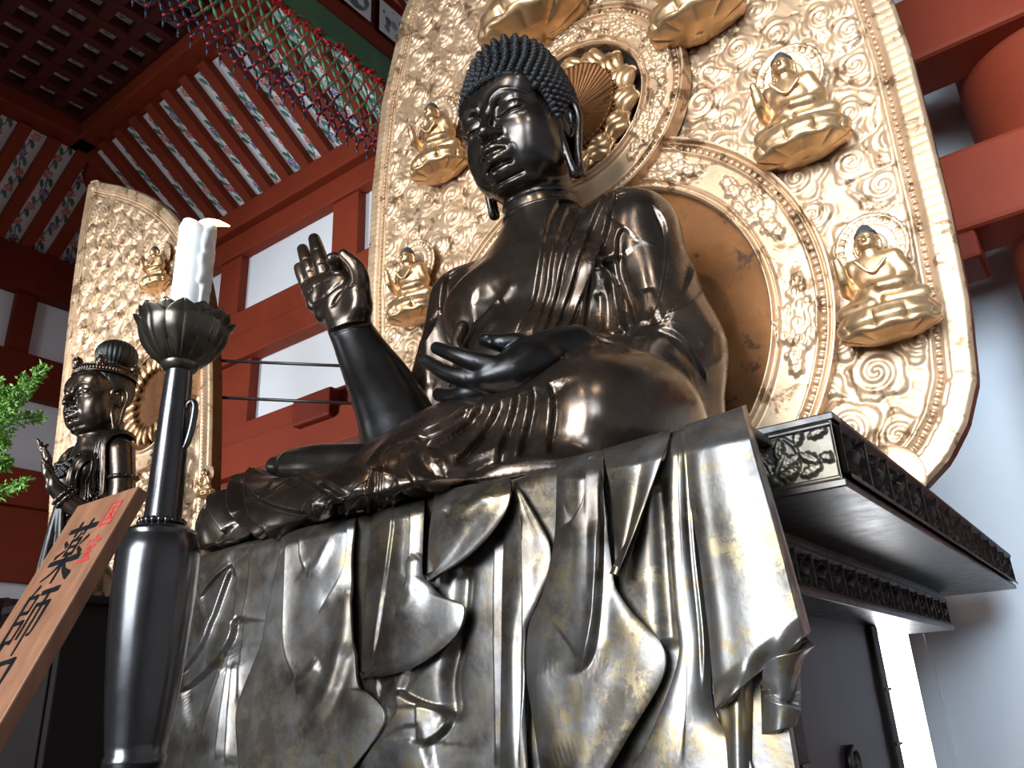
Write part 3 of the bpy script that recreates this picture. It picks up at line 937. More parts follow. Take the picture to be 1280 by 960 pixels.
_o.data.materials.append(M['bronze'])
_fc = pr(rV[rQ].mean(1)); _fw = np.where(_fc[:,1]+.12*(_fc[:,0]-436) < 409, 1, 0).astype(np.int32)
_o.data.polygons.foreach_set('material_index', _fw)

def build_left():
    pts = [P(720,438,-.52), P(690,442,-.60), P(660,455,-.70)]
    allp = [P(530,450,-.82), P(720,438,-.5), P(560,505,-.8), P(605,415,-.75)]
    S = SDF(np.min(allp,0)-.15, np.max(allp,0)+.15, .0052)
    S.chain(pts, [.092,.088,.085], .03)
    S.chain([P(668,455,-.68), P(640,466,-.74), P(615,472,-.78)], [.085,.088,.070], .04, flat=((.1,-.25,.96), .72))
    S.ell(P(632,486,-.71), (.085,.07,.05), .04)
    S.ell(P(612,476,-.76), (.055,.055,.042), .03)
    fin = [([(664,442,-.68),(646,430,-.72),(628,429,-.75),(606,425,-.76)], [.052,.038,.033,.025]),
           ([(618,460,-.80),(594,452,-.84),(570,444,-.86),(546,435,-.86)], [.042,.033,.029,.023]),
           ([(606,474,-.80),(580,472,-.83),(556,465,-.84),(532,451,-.84)], [.042,.033,.029,.023]),
           ([(605,488,-.77),(584,492,-.80),(566,496,-.80),(549,493,-.79)], [.042,.035,.031,.025]),
           ([(615,497,-.73),(596,505,-.75),(582,508,-.75),(568,506,-.74)], [.038,.032,.028,.023])]
    for pts, r in fin: S.chain([P(*p) for p in pts], r, .009)
    V, Q = S.mesh(2)
    sc = Sculpt(V, Q)
    for q in ([(640,424),(644,436)], [(622,424),(626,434)], [(592,449),(597,462)], [(578,463),(582,477)]):
        sc.crease(q, 'groove', .002, .006, taper=(.3,.3))
    sc.crease([(606,420),(613,424),(614,429)], 'groove', .006, .005)
    return sc.done(), Q
lV, lQ = build_left()
bud_part('resting_hand', lV, lQ, M['bronze_black'], 'blackened left hand resting palm up in the lap with spread fingers')

def build_foot():
    h, t = P(492,578,-.84), P(352,583,-.86)
    S = SDF(np.minimum(h,t)-.2, np.maximum(h,t)+.2, .0055)
    S.chain([P(500,580,-.82), P(450,580,-.84), P(400,581,-.86), P(368,583,-.86)], [.088,.078,.078,.070], .04)
    S.chain([P(372,578,-.80), P(362,579,-.78)], [.06,.05], .04)
    for k, (x, y, Y, r) in enumerate(((344,582,-.87,.040), (348,578,-.82,.032), (351,576,-.78,.030), (354,575,-.74,.028), (359,575,-.70,.025))):
        S.cap(P(x+18,y+1,Y+.005), P(x,y,Y), r*1.05, r*.92, .014)
    V, Q = S.mesh(2); return V, Q
fV, fQ = build_foot()
bud_part('foot', fV, fQ, M['bronze_skin'], 'bare upturned left foot with rounded toes resting on the right thigh')
# ================================================================== bronze cloth hanging over the pedestal, and the plinth
def grid_faces(ny, nx, flip=False):
    i = np.arange(ny*nx).reshape(ny, nx)
    q = np.stack([i[:-1,:-1].ravel(), i[:-1,1:].ravel(), i[1:,1:].ravel(), i[1:,:-1].ravel()], 1)
    return q[:, ::-1] if flip else q
CLOTH = thing('draped_bronze_cloth', 'heavy grey bronze cloth with golden patina hanging in folds over the pedestal front', 'drapery', (0, -.95, -.6))
CB = np.array([0, -.95, -.6])
def cloth_y(z):
    return -.945-.05*np.clip(.05-z, 0, 2)
def build_cloth():
    # arc: flat top, rounded brink, then the fall
    top_y, brink, zt = -.50, -.89, .052
    s1 = abs(brink-top_y); r = .065; s2 = s1+r*math.pi/2; LEN = s2+1.30
    ns, nx = 380, 680
    s = np.linspace(0, LEN, ns)
    y = np.empty(ns); z = np.empty(ns)
    a = s < s1; y[a] = top_y-s[a]; z[a] = zt
    b = (s >= s1) & (s < s2); an = (s[b]-s1)/r; y[b] = brink-r*np.sin(an); z[b] = zt-r*(1-np.cos(an))
    c = s >= s2; z[c] = zt-r-(s[c]-s2); y[c] = brink-r-.05*(s[c]-s2)
    xl = np.interp(-z, [-.1, .05, .25, .5, .75, 1.4], [-1.13, -1.16, -1.30, -1.52, -1.80, -2.0])
    xr = np.interp(-z, [-.1, 0, .5, 1.4], [1.135, 1.14, 1.16, 1.18])
    u = np.linspace(0, 1, nx)
    X = xl[:,None]+(xr-xl)[:,None]*u; Y = np.repeat(y[:,None], nx, 1); Z = np.repeat(z[:,None], nx, 1)
    # broad undulation of the hanging folds, fading in from the brink
    fade = smooth01((s-s1)/.5)[:,None]
    Y = Y-fade*(.012*np.sin(X*7.0+.8)+.006*np.sin(X*15+2.0+1.5*Z))
    Z = Z+.004*np.sin(X*13)*(1-fade)
    V = np.stack([X, Y, Z], 2).reshape(-1, 3)
    Q = grid_faces(ns, nx, True)
    sc = Sculpt(V, Q, .0045)
    if sc.N[:,1].mean() > 0: Q = Q[:, ::-1]; sc = Sculpt(V, Q, .0045)
    A = lambda p: zl(p, 2.086, 600, 500)
    B = lambda p: zl(p, 2.4, 200, 560)
    def C(px, kind, h, w, w2=None, taper=(.1,.1)):
        if kind == 'step': return sc.crease(px, kind, h*.42, w*2.6, (w2 or w)*2.8, taper=taper)
        return sc.crease(px, kind, h*.5, w*1.25, w2, taper=taper)
    n = (.09, .11)
    C(A([(108,300),(110,450),(112,620)]), 'step', .018, .03, .03, taper=n)
    C(A([(466,195),(472,350),(482,500),(494,660)]), 'groove', .045, .02, taper=n)
    C(B([(1006,250),(1000,500),(1005,965)]), 'step', .032, .04, .05, taper=n)
    C(B([(912,350),(892,560),(862,700),(872,835)]), 'groove', .05, .022, taper=n)
    C(B([(705,722),(770,760),(850,790),(866,820),(840,860),(778,897)]), 'step', -.045, .04, .06, taper=n)
    C(B([(777,770),(775,830),(770,885)]), 'step', .025, .03, .03, taper=n)
    C(B([(705,735),(720,780),(690,830),(640,900),(600,960)]), 'step', .03, .03, .03, taper=n)
    C(B([(650,720),(700,690)]), 'groove', .02, .02)
    C(B([(215,345),(160,400),(120,452)]), 'step', -.024, .03, .04, taper=n)
    C(B([(208,350),(155,520),(130,590),(60,692)]), 'step', -.036, .03, .05, taper=n)
    C(B([(227,500),(200,590),(120,680),(58,738)]), 'step', -.045, .04, .06, taper=n)
    for q in ([(203,590),(180,780),(160,945)], [(187,605),(150,760),(118,885)], [(162,645),(130,760),(95,850)], [(215,640),(205,800),(195,960)]):
        C(B(q), 'step', .030, .02, .03, taper=n)
    C(B([(275,285),(262,420),(240,560),(235,780)]), 'step', .020, .03, .03, taper=n)
    C(B([(225,300),(222,420),(212,560)]), 'step', .016, .03, .03, taper=n)
    sc.D *= np.repeat((.30+.70*smooth01((s-s1)/.16)), nx)
    V = sc.done()-CB
    o = mesh_np('cloth_front', V, Q, M['patina'], CLOTH)
    m = o.modifiers.new('thickness', 'SOLIDIFY'); m.thickness = .022; m.offset = -1
    return o
build_cloth()
def sheet(name, left, right, yoff, creases=(), n=(170, 110), bulge=.03, th=.018, curl=None, e=.005, lift=(0., 0.)):
    """a separate layer of the cloth between two edges drawn from top to bottom"""
    Lp = catmull(left, 2.0); Rp = catmull(right, 2.0)
    for Pp in (Lp, Rp):
        for _ in range(14): Pp[1:-1] = .25*Pp[:-2]+.5*Pp[1:-1]+.25*Pp[2:]
    def rs(Pp, m):
        d = np.r_[0, np.cumsum(np.linalg.norm(np.diff(Pp, axis=0), axis=1))]; t = np.linspace(0, d[-1], m)
        return np.stack([np.interp(t, d, Pp[:,0]), np.interp(t, d, Pp[:,1])], 1)
    Lp, Rp = rs(Lp, n[0]), rs(Rp, n[0])
    V = np.zeros((n[0], n[1], 3)); u = np.linspace(0, 1, n[1])
    for i in range(n[0]):
        for j in range(n[1]):
            p = Lp[i]*(1-u[j])+Rp[i]*u[j]
            q = aty(p[0], p[1], -.98)
            zz = q[2]
            yy = float(cloth_y(zz))-yoff-bulge*math.sin(math.pi*u[j])-lift[1]*smooth01((u[j]-.6)/.4)-lift[0]*smooth01((.4-u[j])/.4)
            if zz > -.02: yy += .10*smooth01((zz+.02)/.10)
            if curl is not None: yy += curl(i/(n[0]-1), u[j])
            V[i,j] = aty(p[0], p[1], yy)
    V = V.reshape(-1, 3); Q = grid_faces(n[0], n[1])
    sc = Sculpt(V, Q, e)
    if sc.N[:,1].mean() > 0: Q = Q[:, ::-1]; sc = Sculpt(V, Q, e)
    for c in creases: sc.crease(*c[0], **c[1])
    o = mesh_np(name, sc.done()-CB, Q, M['patina'], CLOTH)
    m = o.modifiers.new('thickness', 'SOLIDIFY'); m.thickness = th; m.offset = -1
    return o
# the wide plain end panel on the right, its rolled hem and the layers below it
A4 = lambda p: zl(p, 2.086, 600, 500)
BL = lambda p: zl(p, 2, 0, 480)
BR = lambda p: zl(p, 2, 640, 480)
def st(px, h, w, **k): return ((px, 'step', h, w), dict(k, w2=k.get('w2', w), taper=k.get('taper', (.12,.2))))
def rd(px, h, w, kind='ridge', taper=(.15,.25)): return ((px, kind, h, w), dict(taper=taper))
sheet('cloth_panel', BL([(705,372),(690,450),(660,600),(652,650),(600,780),(588,840),(596,960),(605,1060)]), BL([(892,328),(882,480),(892,740),(912,764),(952,802),(962,842),(925,905),(870,975),(830,1040)]), .012,
      [st(BL([(718,372),(714,500),(712,650),(738,752)]), .018, .05, w2=.06), rd(BL([(738,752),(765,738),(800,690)]), .010, .025), st(BL([(752,366),(752,430),(766,472)]), .012, .03),
       rd(BL([(766,472),(790,460),(830,380)]), .008, .02), st(BL([(872,335),(860,460),(795,575)]), .016, .05, w2=.05), rd(BL([(886,420),(872,600),(840,740),(780,860),(715,905)]), .016, .045), rd(BL([(880,640),(840,780),(770,880),(720,906)]), .012, .03, 'groove')], bulge=.03, lift=(.02,.012))
sheet('cloth_panel', BL([(932,312),(916,480),(902,736)]), BL([(1062,288),(1058,480),(1072,496),(1104,530),(1150,545),(1162,562),(1146,622),(1080,682),(1000,722),(904,739)]), .030,
      [st(BL([(1030,300),(1022,480),(1000,560),(972,602)]), .016, .05), rd(BL([(1045,420),(1030,540),(985,598)]), .010, .03), st(BL([(985,305),(960,500),(930,700)]), -.006, .05)], bulge=.03, lift=(.0,.015))
sheet('cloth_panel', BL([(1086,268),(1072,380),(1067,492)]), BL([(1276,232),(1272,300),(1232,370),(1160,440),(1071,493)]), .052,
      [rd(BL([(1110,330),(1150,330),(1200,300),(1230,262)]), .012, .03), rd(BL([(1130,300),(1115,330)]), .010, .03, 'groove')], bulge=.03, lift=(.0,.02))
sheet('cloth_panel', [(638,598),(631,650),(627,760),(625,960),(626,1010)], [(650,612),(676,655),(688,684),(686,716),(672,752),(656,792),(654,850),(660,960),(664,1010)], .014,
      [st([(652,640),(653,760),(652,860),(648,960)], .010, .03)], bulge=.02, lift=(.0,.012))
sheet('cloth_panel', BR([(112,188),(106,380),(76,520),(42,600),(34,700),(48,800),(72,975),(80,1060)]), BR([(226,163),(236,300),(255,480),(264,512),(302,570),(370,640),(386,692),(370,752),(310,852),(248,958),(205,1040)]), .030,
      [st(BR([(192,180),(180,290),(150,345),(120,360)]), .016, .03), st(BR([(222,200),(222,420),(210,600),(185,700),(135,728)]), -.018, .05, w2=.06), rd(BR([(215,330),(212,560),(190,680),(150,725)]), .010, .02), rd(BR([(60,700),(90,820),(130,960)]), .008, .05)], bulge=.035, lift=(.015,.02))
sheet('cloth_panel', BR([(226,163),(250,300),(259,478)]), BR([(396,113),(362,220),(312,360),(262,479)]), .048,
      [], bulge=.015, lift=(.0,.02))
sheet('cloth_panel', BR([(398,120),(390,330),(404,560),(412,690),(345,880),(290,970),(260,1040)]), BR([(442,108),(456,400),(490,620),(506,822),(572,892),(602,962),(612,1040)]), .022,
      [st(BR([(414,130),(420,360),(436,600),(438,760),(425,960)]), .012, .03), st(BR([(430,120),(446,400),(470,620),(474,780)]), .008, .02)], bulge=.02, lift=(.012,.0))
sheet('end_panel', A4([(533,66),(545,250),(570,400),(595,600),(612,806)]), A4([(694,12),(740,170),(785,320),(830,480),(864,604)]), .055,
      [((A4([(560,70),(575,250),(600,420),(625,600),(635,770)]), 'ridge', .004, .02), {})], bulge=.018,
      curl=lambda v, u: .05*smooth01((u-.92)/.08)-.03*smooth01((v-.9)/.1)*math.sin(u*9))
sheet('hem_fold', A4([(722,690),(724,760),(728,874)]), A4([(862,600),(832,690),(838,792),(826,848)]), .0,
      [((A4([(862,612),(800,650),(760,700),(746,760)]), 'step', .03, .03), dict(w2=.03, taper=(.02,.02))), ((A4([(746,762),(780,785),(832,800)]), 'step', -.02, .03), dict(w2=.03, taper=(.02,.02)))],
      n=(90, 60), bulge=.05)
sheet('under_layer', A4([(604,770),(612,810),(625,850),(640,1100)]), A4([(716,690),(710,800),(708,960),(712,1100)]), .015,
      [], n=(120, 60), bulge=.035)

# ---------------- plinth
def relief_grid(name, o, u, v, w, h, fn, amp, mat, parent, res=.006, base=None):
    """panel with a raised pattern; o corner, u and v unit directions, outward = u x v"""
    o, u, v = (np.array(t, float) for t in (o, u, v)); nn = np.cross(u, v)
    nu, nv = max(4, int(w/res)), max(4, int(h/res))
    a, b = np.meshgrid(np.linspace(0, w, nu), np.linspace(0, h, nv), indexing='ij')
    H = fn(a, b)*amp
    V = o+a[...,None]*u+b[...,None]*v+H[...,None]*nn
    return mesh_np(name, V.reshape(-1,3)-(base if base is not None else 0), grid_faces(nu, nv, True), mat, parent)
def h_leafvine(a, b, w, h):
    """a vine scroll that fills the panel: ring stem, large lobed leaves, a blossom and corner curls"""
    x, y = (a-.5*w)/h, (b-.5*h)/h
    r = np.hypot(x, y); H = .45*np.exp(-((r-.43)/.022)**2)
    def leaf(cx, cy, d, L, W, hh=1.0):
        dx, dy = (x-cx)*math.cos(d)+(y-cy)*math.sin(d), -(x-cx)*math.sin(d)+(y-cy)*math.cos(d)
        t = np.clip(dx/L, 0, 1); ww = W*np.sin(t*math.pi)**.7*(1+.18*np.cos(t*22))
        q = np.abs(dy)/(ww+1e-4)
        return np.where((dx > 0) & (dx < L) & (q < 1), hh*(.35+.5*np.sqrt(np.clip(1-q*q, 0, 1))-.28*np.exp(-(dy/.010)**2)), 0)
    for k, (cx, cy, d, L, W) in enumerate(((-.05,-.30,1.9,.42,.11),(.0,-.28,1.0,.46,.12),(.02,-.30,.25,.42,.10),(-.05,-.25,2.7,.40,.10),(.08,.02,1.3,.36,.09),(-.14,.05,2.1,.34,.09),(.20,-.10,.5,.30,.08),
        (.42,.18,1.2,.30,.08),(.45,.05,-.6,.38,.09),(.40,-.32,.3,.40,.09),(-.42,.18,1.9,.30,.08),(-.45,.05,3.7,.38,.09),(-.40,-.32,2.8,.40,.09),(.62,.30,.2,.35,.08),(-.62,.30,2.9,.35,.08),(.75,-.05,-.3,.3,.08),(-.75,-.05,3.4,.3,.08))):
        H = np.maximum(H, leaf(cx, cy, d, L, W, .8+.2*(k % 3)))
    rb = np.hypot(x+.02, y+.32); H = np.maximum(H, np.where(rb < .13*(1+.15*np.cos(6*np.arctan2(y+.32, x+.02))), .9-rb*2.5, 0))
    edge = np.minimum.reduce([a, w-a, b, h-b])
    return np.where(edge < .007, .6, H*smooth01((edge-.008)/.012))
def h_beasts(a, b, w, h, n):
    """row of cells, each with a crouching creature among scrolls"""
    c = w/n; k = np.floor(a/c); x = (a-(k+.5)*c)/h; y = b/h-.5
    H = np.zeros_like(a)
    s = np.where(k % 2 == 0, 1, -1)
    for (cx, cy, rx, ry) in ((0,.0,.30,.16), (.30,.14,.12,.12), (-.33,.16,.05,.2), (.2,-.22,.06,.16), (-.2,-.22,.07,.16), (.38,.05,.08,.05), (.02,.28,.16,.07), (-.1,-.33,.3,.05)):
        q = ((x*s-cx)/rx)**2+((y-cy)/ry)**2
        H = np.maximum(H, np.sqrt(np.clip(1-q, 0, 1))*.9)
    H += .35*(vnoise(a*70, b*70, 4)-.4)*(H > .05)
    dv = np.minimum(a-k*c, (k+1)*c-a)
    H = np.where(dv < .012, .7, H)
    edge = np.minimum(b, h-b)
    return np.where(edge < .014, .9, H)
PL = thing('bronze_plinth', 'dark bronze stepped plinth with relief bands under the seated Buddha', 'pedestal', (0, .8, FLOOR))
PB = np.array([0, .8, FLOOR])
def build_plinth():
    x, y0, y1, z0, z1 = 1.31, -.73, 2.32, -.112, .085
    m = MB(); m.box((-x,y0+.02,z0+.012), (x-.02,y1,z1-.012)); bevel(m.build('top_slab', M['plinth'], PL, base=None), .006)
    o = bpy.data.objects['top_slab']; o.data.transform(Matrix.Translation(Vector(-PB)))
    mo = MB()
    for zz, dd in ((z1-.022, .0), (z0, .0), (z1-.034, -.008), (z0+.022, -.008)):
        mo.box((-x-dd,y0-dd,zz), (x+dd,y1+dd,zz+.022 if dd == 0 else zz+.012))
    t = mo.build('moulding', M['plinth'], PL); t.data.transform(Matrix.Translation(Vector(-PB))); bevel(t, .004)
    h = z1-z0-.04
    for k, xa in enumerate((x-.34, -x+.01)):
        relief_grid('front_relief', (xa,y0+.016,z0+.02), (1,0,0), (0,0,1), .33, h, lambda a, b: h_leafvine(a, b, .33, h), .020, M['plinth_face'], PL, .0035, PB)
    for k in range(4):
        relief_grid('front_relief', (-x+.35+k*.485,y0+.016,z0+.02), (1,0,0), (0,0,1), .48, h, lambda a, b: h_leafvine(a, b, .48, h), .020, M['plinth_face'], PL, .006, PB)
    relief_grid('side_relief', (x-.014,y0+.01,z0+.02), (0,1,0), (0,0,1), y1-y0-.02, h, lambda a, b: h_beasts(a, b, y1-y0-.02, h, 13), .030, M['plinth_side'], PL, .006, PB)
    # second tier
    x2, ya, yb, za, zb = 1.0, -.42, 2.06, -.305, -.14
    m = MB(); m.box((-x2,ya,za+.015), (x2-.015,yb,z0)); t = m.build('second_tier', M['plinth'], PL); t.data.transform(Matrix.Translation(Vector(-PB)))
    mo = MB(); mo.box((-x2-.012,ya-.012,za), (x2+.012,yb+.012,za+.022)); mo.box((-x2,ya,zb-.012), (x2+.006,yb+.006,zb+.006))
    t = mo.build('moulding', M['plinth'], PL); t.data.transform(Matrix.Translation(Vector(-PB))); bevel(t, .004)
    h2 = zb-za-.03
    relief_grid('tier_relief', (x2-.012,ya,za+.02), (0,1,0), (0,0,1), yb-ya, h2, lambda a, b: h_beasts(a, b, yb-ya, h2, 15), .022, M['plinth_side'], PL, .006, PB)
    # waist of the plinth with corner pilaster and ring
    x3, yc, yd = .80, -.30, 1.32
    m = MB(); m.box((-x3,yc,FLOOR), (x3,yd,za)); t = m.build('waist', M['darkwood2'], PL); t.data.transform(Matrix.Translation(Vector(-PB)))
    for yy in (yd-.07, .05, yc+.03):
        mo = MB(); mo.box((x3-.01,yy-.05,FLOOR), (x3+.022,yy+.05,za)); t = mo.build('pilaster', M['plinth_side'], PL); t.data.transform(Matrix.Translation(Vector(-PB))); bevel(t, .006)
        for zz in np.arange(-1.9, -.4, .22):
            b = MB(); b.box((x3+.022,yy-.05,zz), (x3+.032,yy+.05,zz+.012)); t = b.build('pilaster_band', M['plinth'], PL); t.data.transform(Matrix.Translation(Vector(-PB)))
    c = atx(1068, 955, x3+.012)
    th = np.linspace(0, 2*math.pi, 33)
    mb = MB(); mb.tube([(c[0],c[1]+.055*math.cos(a),c[2]+.055*math.sin(a)) for a in th], .013, 10, False)
    mb.lathe([(.0,.0),(.05,.0),(.045,.012),(.0,.016)], 24, (x3,c[1],c[2]), (1,0,0)); mb.lathe([(.03,.0),(.03,.02),(.0,.03)], 20, (x3,c[1],c[2]), (1,0,0))
    t = mb.build('ring_boss', M['plinth'], PL, True); t.data.transform(Matrix.Translation(Vector(-PB)))
    m = MB(); m.box((-1.2,-.55,FLOOR), (1.2,2.1,FLOOR+.25)); m.box((-1.0,-.42,FLOOR+.25), (1.0,1.9,FLOOR+.4))
    t = m.build('foot_step', M['plinth'], PL); t.data.transform(Matrix.Translation(Vector(-PB))); bevel(t, .01)
    # inner seat block carrying the figure and the cloth
    m = MB(); m.box((-1.05,-.875,-.10), (1.06,-.72,.03)); t = m.build('seat_block', M['plinth'], PL); t.data.transform(Matrix.Translation(Vector(-PB)))
M['darkwood2'] = mat_plain('dark_plum_lacquer', (.035,.022,.024), .38, 0.0, .4, 3)
build_plinth()
# ================================================================== gilt screens (mandorlas) and the little seated figures on them
def clouds(x, z, mask, seed, spacing, R0, hgt=.03, tails=True):
    """raised pattern of rolled clouds with streaming tails over the region where mask>0"""
    rng = np.random.RandomState(seed)
    H = np.zeros_like(x)
    psi = x*7+z*5+2.6*vnoise(x*2.2, z*2.2, seed)+1.2*vnoise(x*5, z*5, seed+1)
    H += .006*(.5+.5*np.cos(2*math.pi*psi*1.3))**1.5
    x0, x1, z0, z1 = x.min(), x.max(), z.min(), z.max()
    pts = []
    for _ in range(14000):
        p = (rng.uniform(x0, x1), rng.uniform(z0, z1))
        if all((p[0]-q[0])**2+(p[1]-q[1])**2 > spacing**2 for q in pts): pts.append(p)
    tree = []
    zc = z[:,0] if z.ndim == 2 else z
    for (px_, pz_) in pts:
        R = R0*rng.uniform(.8, 1.2); ph = rng.uniform(0, 6.28); hd = rng.choice([-1, 1]); nl = rng.choice([4, 5])
        i0, i1 = np.searchsorted(zc, [pz_-R*2.6, pz_+R*3.6])
        if i1 <= i0: continue
        sl = slice(i0, i1); X, Z = x[sl]-px_, z[sl]-pz_
        r, t = np.hypot(X, Z), np.arctan2(Z, X)
        Rb = R*(1+.14*np.cos(nl*t+ph))
        q = r/Rb
        s = (r/(R*.36)-hd*t/(2*math.pi)+ph) % 1.0
        ridge = (1-np.abs(2*s-1))**1.5
        h = np.where(q < 1, np.sqrt(np.clip(1-q*q, 0, 1))*hgt*.42+hgt*.50*ridge*np.clip(1.25-q, 0, 1)+.006, 0)
        if tails:
            # a tail that streams upward and curls
            L = R*2.4; tt = np.clip(Z/L, 0, 1)
            cx = hd*R*(.55*np.sin(tt*3.6)+.25*tt)
            wv = R*.42*(1-tt)**.7
            d = np.abs(X-cx)
            tail = np.where((Z > 0) & (Z < L), np.clip(1-(d/(wv+1e-4))**2, 0, 1)**.5*hgt*.45*(1-.35*np.cos(d/(wv+1e-4)*9)), 0)
            H[sl] = np.maximum(H[sl], tail)
        H[sl] = np.where(q < 1, h, np.where(q < 1.16, -.003, H[sl]))
    return H*mask
def poly_dist(x, z, P):
    """distance to a closed outline"""
    D = np.full(x.shape, 9e9)
    for i in range(len(P)):
        a, b = P[i], P[(i+1) % len(P)]; ba = b-a; L = ba@ba+1e-12
        t = np.clip(((x-a[0])*ba[0]+(z-a[1])*ba[1])/L, 0, 1)
        D = np.minimum(D, (x-a[0]-t*ba[0])**2+(z-a[1]-t*ba[1])**2)
    return np.sqrt(D)
def board(parent, base, y, zs, xl, xr, nx, nz, holes, seed, spacing, R0, rim, mat, beadr=.013, lean=lambda z: 0*z):
    """big upright board with a carved face; holes: circles kept plain"""
    z = np.linspace(zs[0], zs[-1], nz); L, R = np.interp(z, zs, xl), np.interp(z, zs, xr)
    u = np.linspace(0, 1, nx); X = L[:,None]+(R-L)[:,None]*u; Z = np.repeat(z[:,None], nx, 1)
    out = np.vstack([np.c_[R, z], np.c_[L, z][::-1]])[::4]
    d = poly_dist(X, Z, out)
    m = smooth01((d-rim*1.75)/.03)
    for (cx, cz, r) in holes: m = m*smooth01((np.hypot(X-cx, Z-cz)-r)/.02)
    H = clouds(X, Z, m, seed, spacing, R0)
    # rim: slanting flame ribs, a groove, a bead row between two cords
    arc = Z*9+np.sign(u-.5)[None,:]*X*3
    rb = smooth01(d/.012)*(.024-.0022*np.exp(-(((arc*2.6+d*9) % 1)-.5)**2/.012))
    H = np.where(d < rim, rb, H)
    for q in (rim*1.10, rim*1.70): H = np.maximum(H, .018*np.exp(-((d-q)/.010)**2))
    V = np.stack([X, y-H+lean(Z), Z], 2).reshape(-1, 3)
    Q = grid_faces(nz, nx)
    o = mesh_np('relief_board', V-base, Q, mat, parent)
    # back and edge of the board
    nb = 60; zb = np.linspace(zs[0], zs[-1], 160); Lb, Rb = np.interp(zb, zs, xl), np.interp(zb, zs, xr)
    ring = np.vstack([np.c_[Rb, zb], np.c_[Lb, zb][::-1]]); n = len(ring); th = .07
    Vf = np.c_[ring[:,0], np.full(n, y)+lean(ring[:,1]), ring[:,1]]; Vb = Vf+np.array([0, th, 0])
    F = [(i, (i+1) % n, n+(i+1) % n, n+i) for i in range(n)]+[tuple(range(2*n-1, n-1, -1))]
    mb = MB(); mb.add(np.vstack([Vf, Vb])-base, [q[::-1] for q in F]); mb.build('board_back', M['gold_plain'], parent, False)
    # beads
    bb = MB(); per = np.r_[0, np.cumsum(np.linalg.norm(np.diff(ring, axis=0), axis=1))]
    k = int(per[-1]/(beadr*2.5))
    for s in np.linspace(0, per[-1], k):
        p = np.array([np.interp(s, per, ring[:,0]), np.interp(s, per, ring[:,1])]); p2 = np.array([np.interp(s+.01, per, ring[:,0]), np.interp(s+.01, per, ring[:,1])])
        t = p2-p; t /= np.linalg.norm(t)+1e-9; c = p+np.array([-t[1], t[0]])*rim*1.40
        if c[1] < zs[0]+.02: continue
        bb.ball((c[0], y+float(lean(np.array([c[1]]))[0])-.004, c[1]), (beadr, beadr, beadr), 6, 4)
    bb.v = [tuple(np.array(v)-base) for v in bb.v]
    bb.build('bead_border', mat, parent, True)
    return o
def ring_relief(name, parent, base, c, y, r0, r1, prof, clusters, mat, lobes=0, nr=60, na=420, a0=0, a1=2*math.pi, label=None):
    """flat ring with moulded profile prof(t) and clusters of foliage at the given angles"""
    r = np.linspace(r0, r1, nr); a = np.linspace(a0, a1, na)
    Rr, Aa = np.meshgrid(r, a, indexing='ij'); t = (Rr-r0)/(r1-r0)
    H = prof(t, Rr, Aa)
    rc, w = r0+(r1-r0)*.44, (r1-r0)
    for ca in clusters:
        s, b = (((Aa-ca+math.pi) % (2*math.pi))-math.pi)*rc, Rr-rc
        m = np.abs(s) < w*1.4
        h = np.zeros_like(s)
        for k, (ds, db, R) in enumerate(((0,0,.20),(.28,.03,.17),(-.28,.03,.17),(.16,.20,.15),(-.16,.20,.15),(.2,-.19,.15),(-.2,-.19,.15),(.52,-.02,.15),(-.52,-.02,.15),(.72,.04,.11),(-.72,.04,.11),(0,.27,.12),(0,-.26,.12))):
            S, B = s/w-ds, b/w-db; q, tt = np.hypot(S, B), np.arctan2(B, S)
            Rb = R*(1+.18*np.cos(5*tt+k)); sp = (q/(R*.55)-tt/6.28*(1 if k % 2 else -1)) % 1
            h = np.maximum(h, np.where(q < Rb, .012+.020*np.sqrt(np.clip(1-(q/Rb)**2, 0, 1))*(.55+.45*(1-np.abs(2*sp-1))), 0))
        H = H+np.where(m, h, 0)
    V = np.stack([c[0]+Rr*np.cos(Aa), y-H, c[1]+Rr*np.sin(Aa)], 2).reshape(-1, 3)
    o = mesh_np(name, V-base, grid_faces(nr, na), mat, parent)
    if o.data.polygons[0].normal.y > 0: o.data.flip_normals()
    # rim walls so that the ring has real thickness
    th = np.linspace(a0, a1, 160)
    for rr, tag_ in ((r0, 0), (r1, 1)):
        mb = MB(); n = len(th); h0 = float(prof(np.array([[0. if tag_ == 0 else 1.]]), np.array([[rr]]), np.array([[0.]]))[0,0])
        Vf = [(c[0]+rr*math.cos(q), y-h0, c[1]+rr*math.sin(q)) for q in th]; Vb = [(v[0], y+.03, v[2]) for v in Vf]
        mb.add(np.array(Vf+Vb)-base, [(i, i+1, n+i+1, n+i) for i in range(n-1)])
        mb.build('ring_edge', mat, o, True)
    if label: o['label'] = label
    return o
def bead_ring(parent, base, c, y, r, br, mat, a0=0, a1=2*math.pi):
    mb = MB(); n = int((a1-a0)*r/(br*2.4))
    for k in range(n):
        a = a0+(a1-a0)*k/n; mb.ball(np.array([c[0]+r*math.cos(a), y, c[1]+r*math.sin(a)])-base, br, 6, 4)
    return mb.build('bead_border', mat, parent, True)

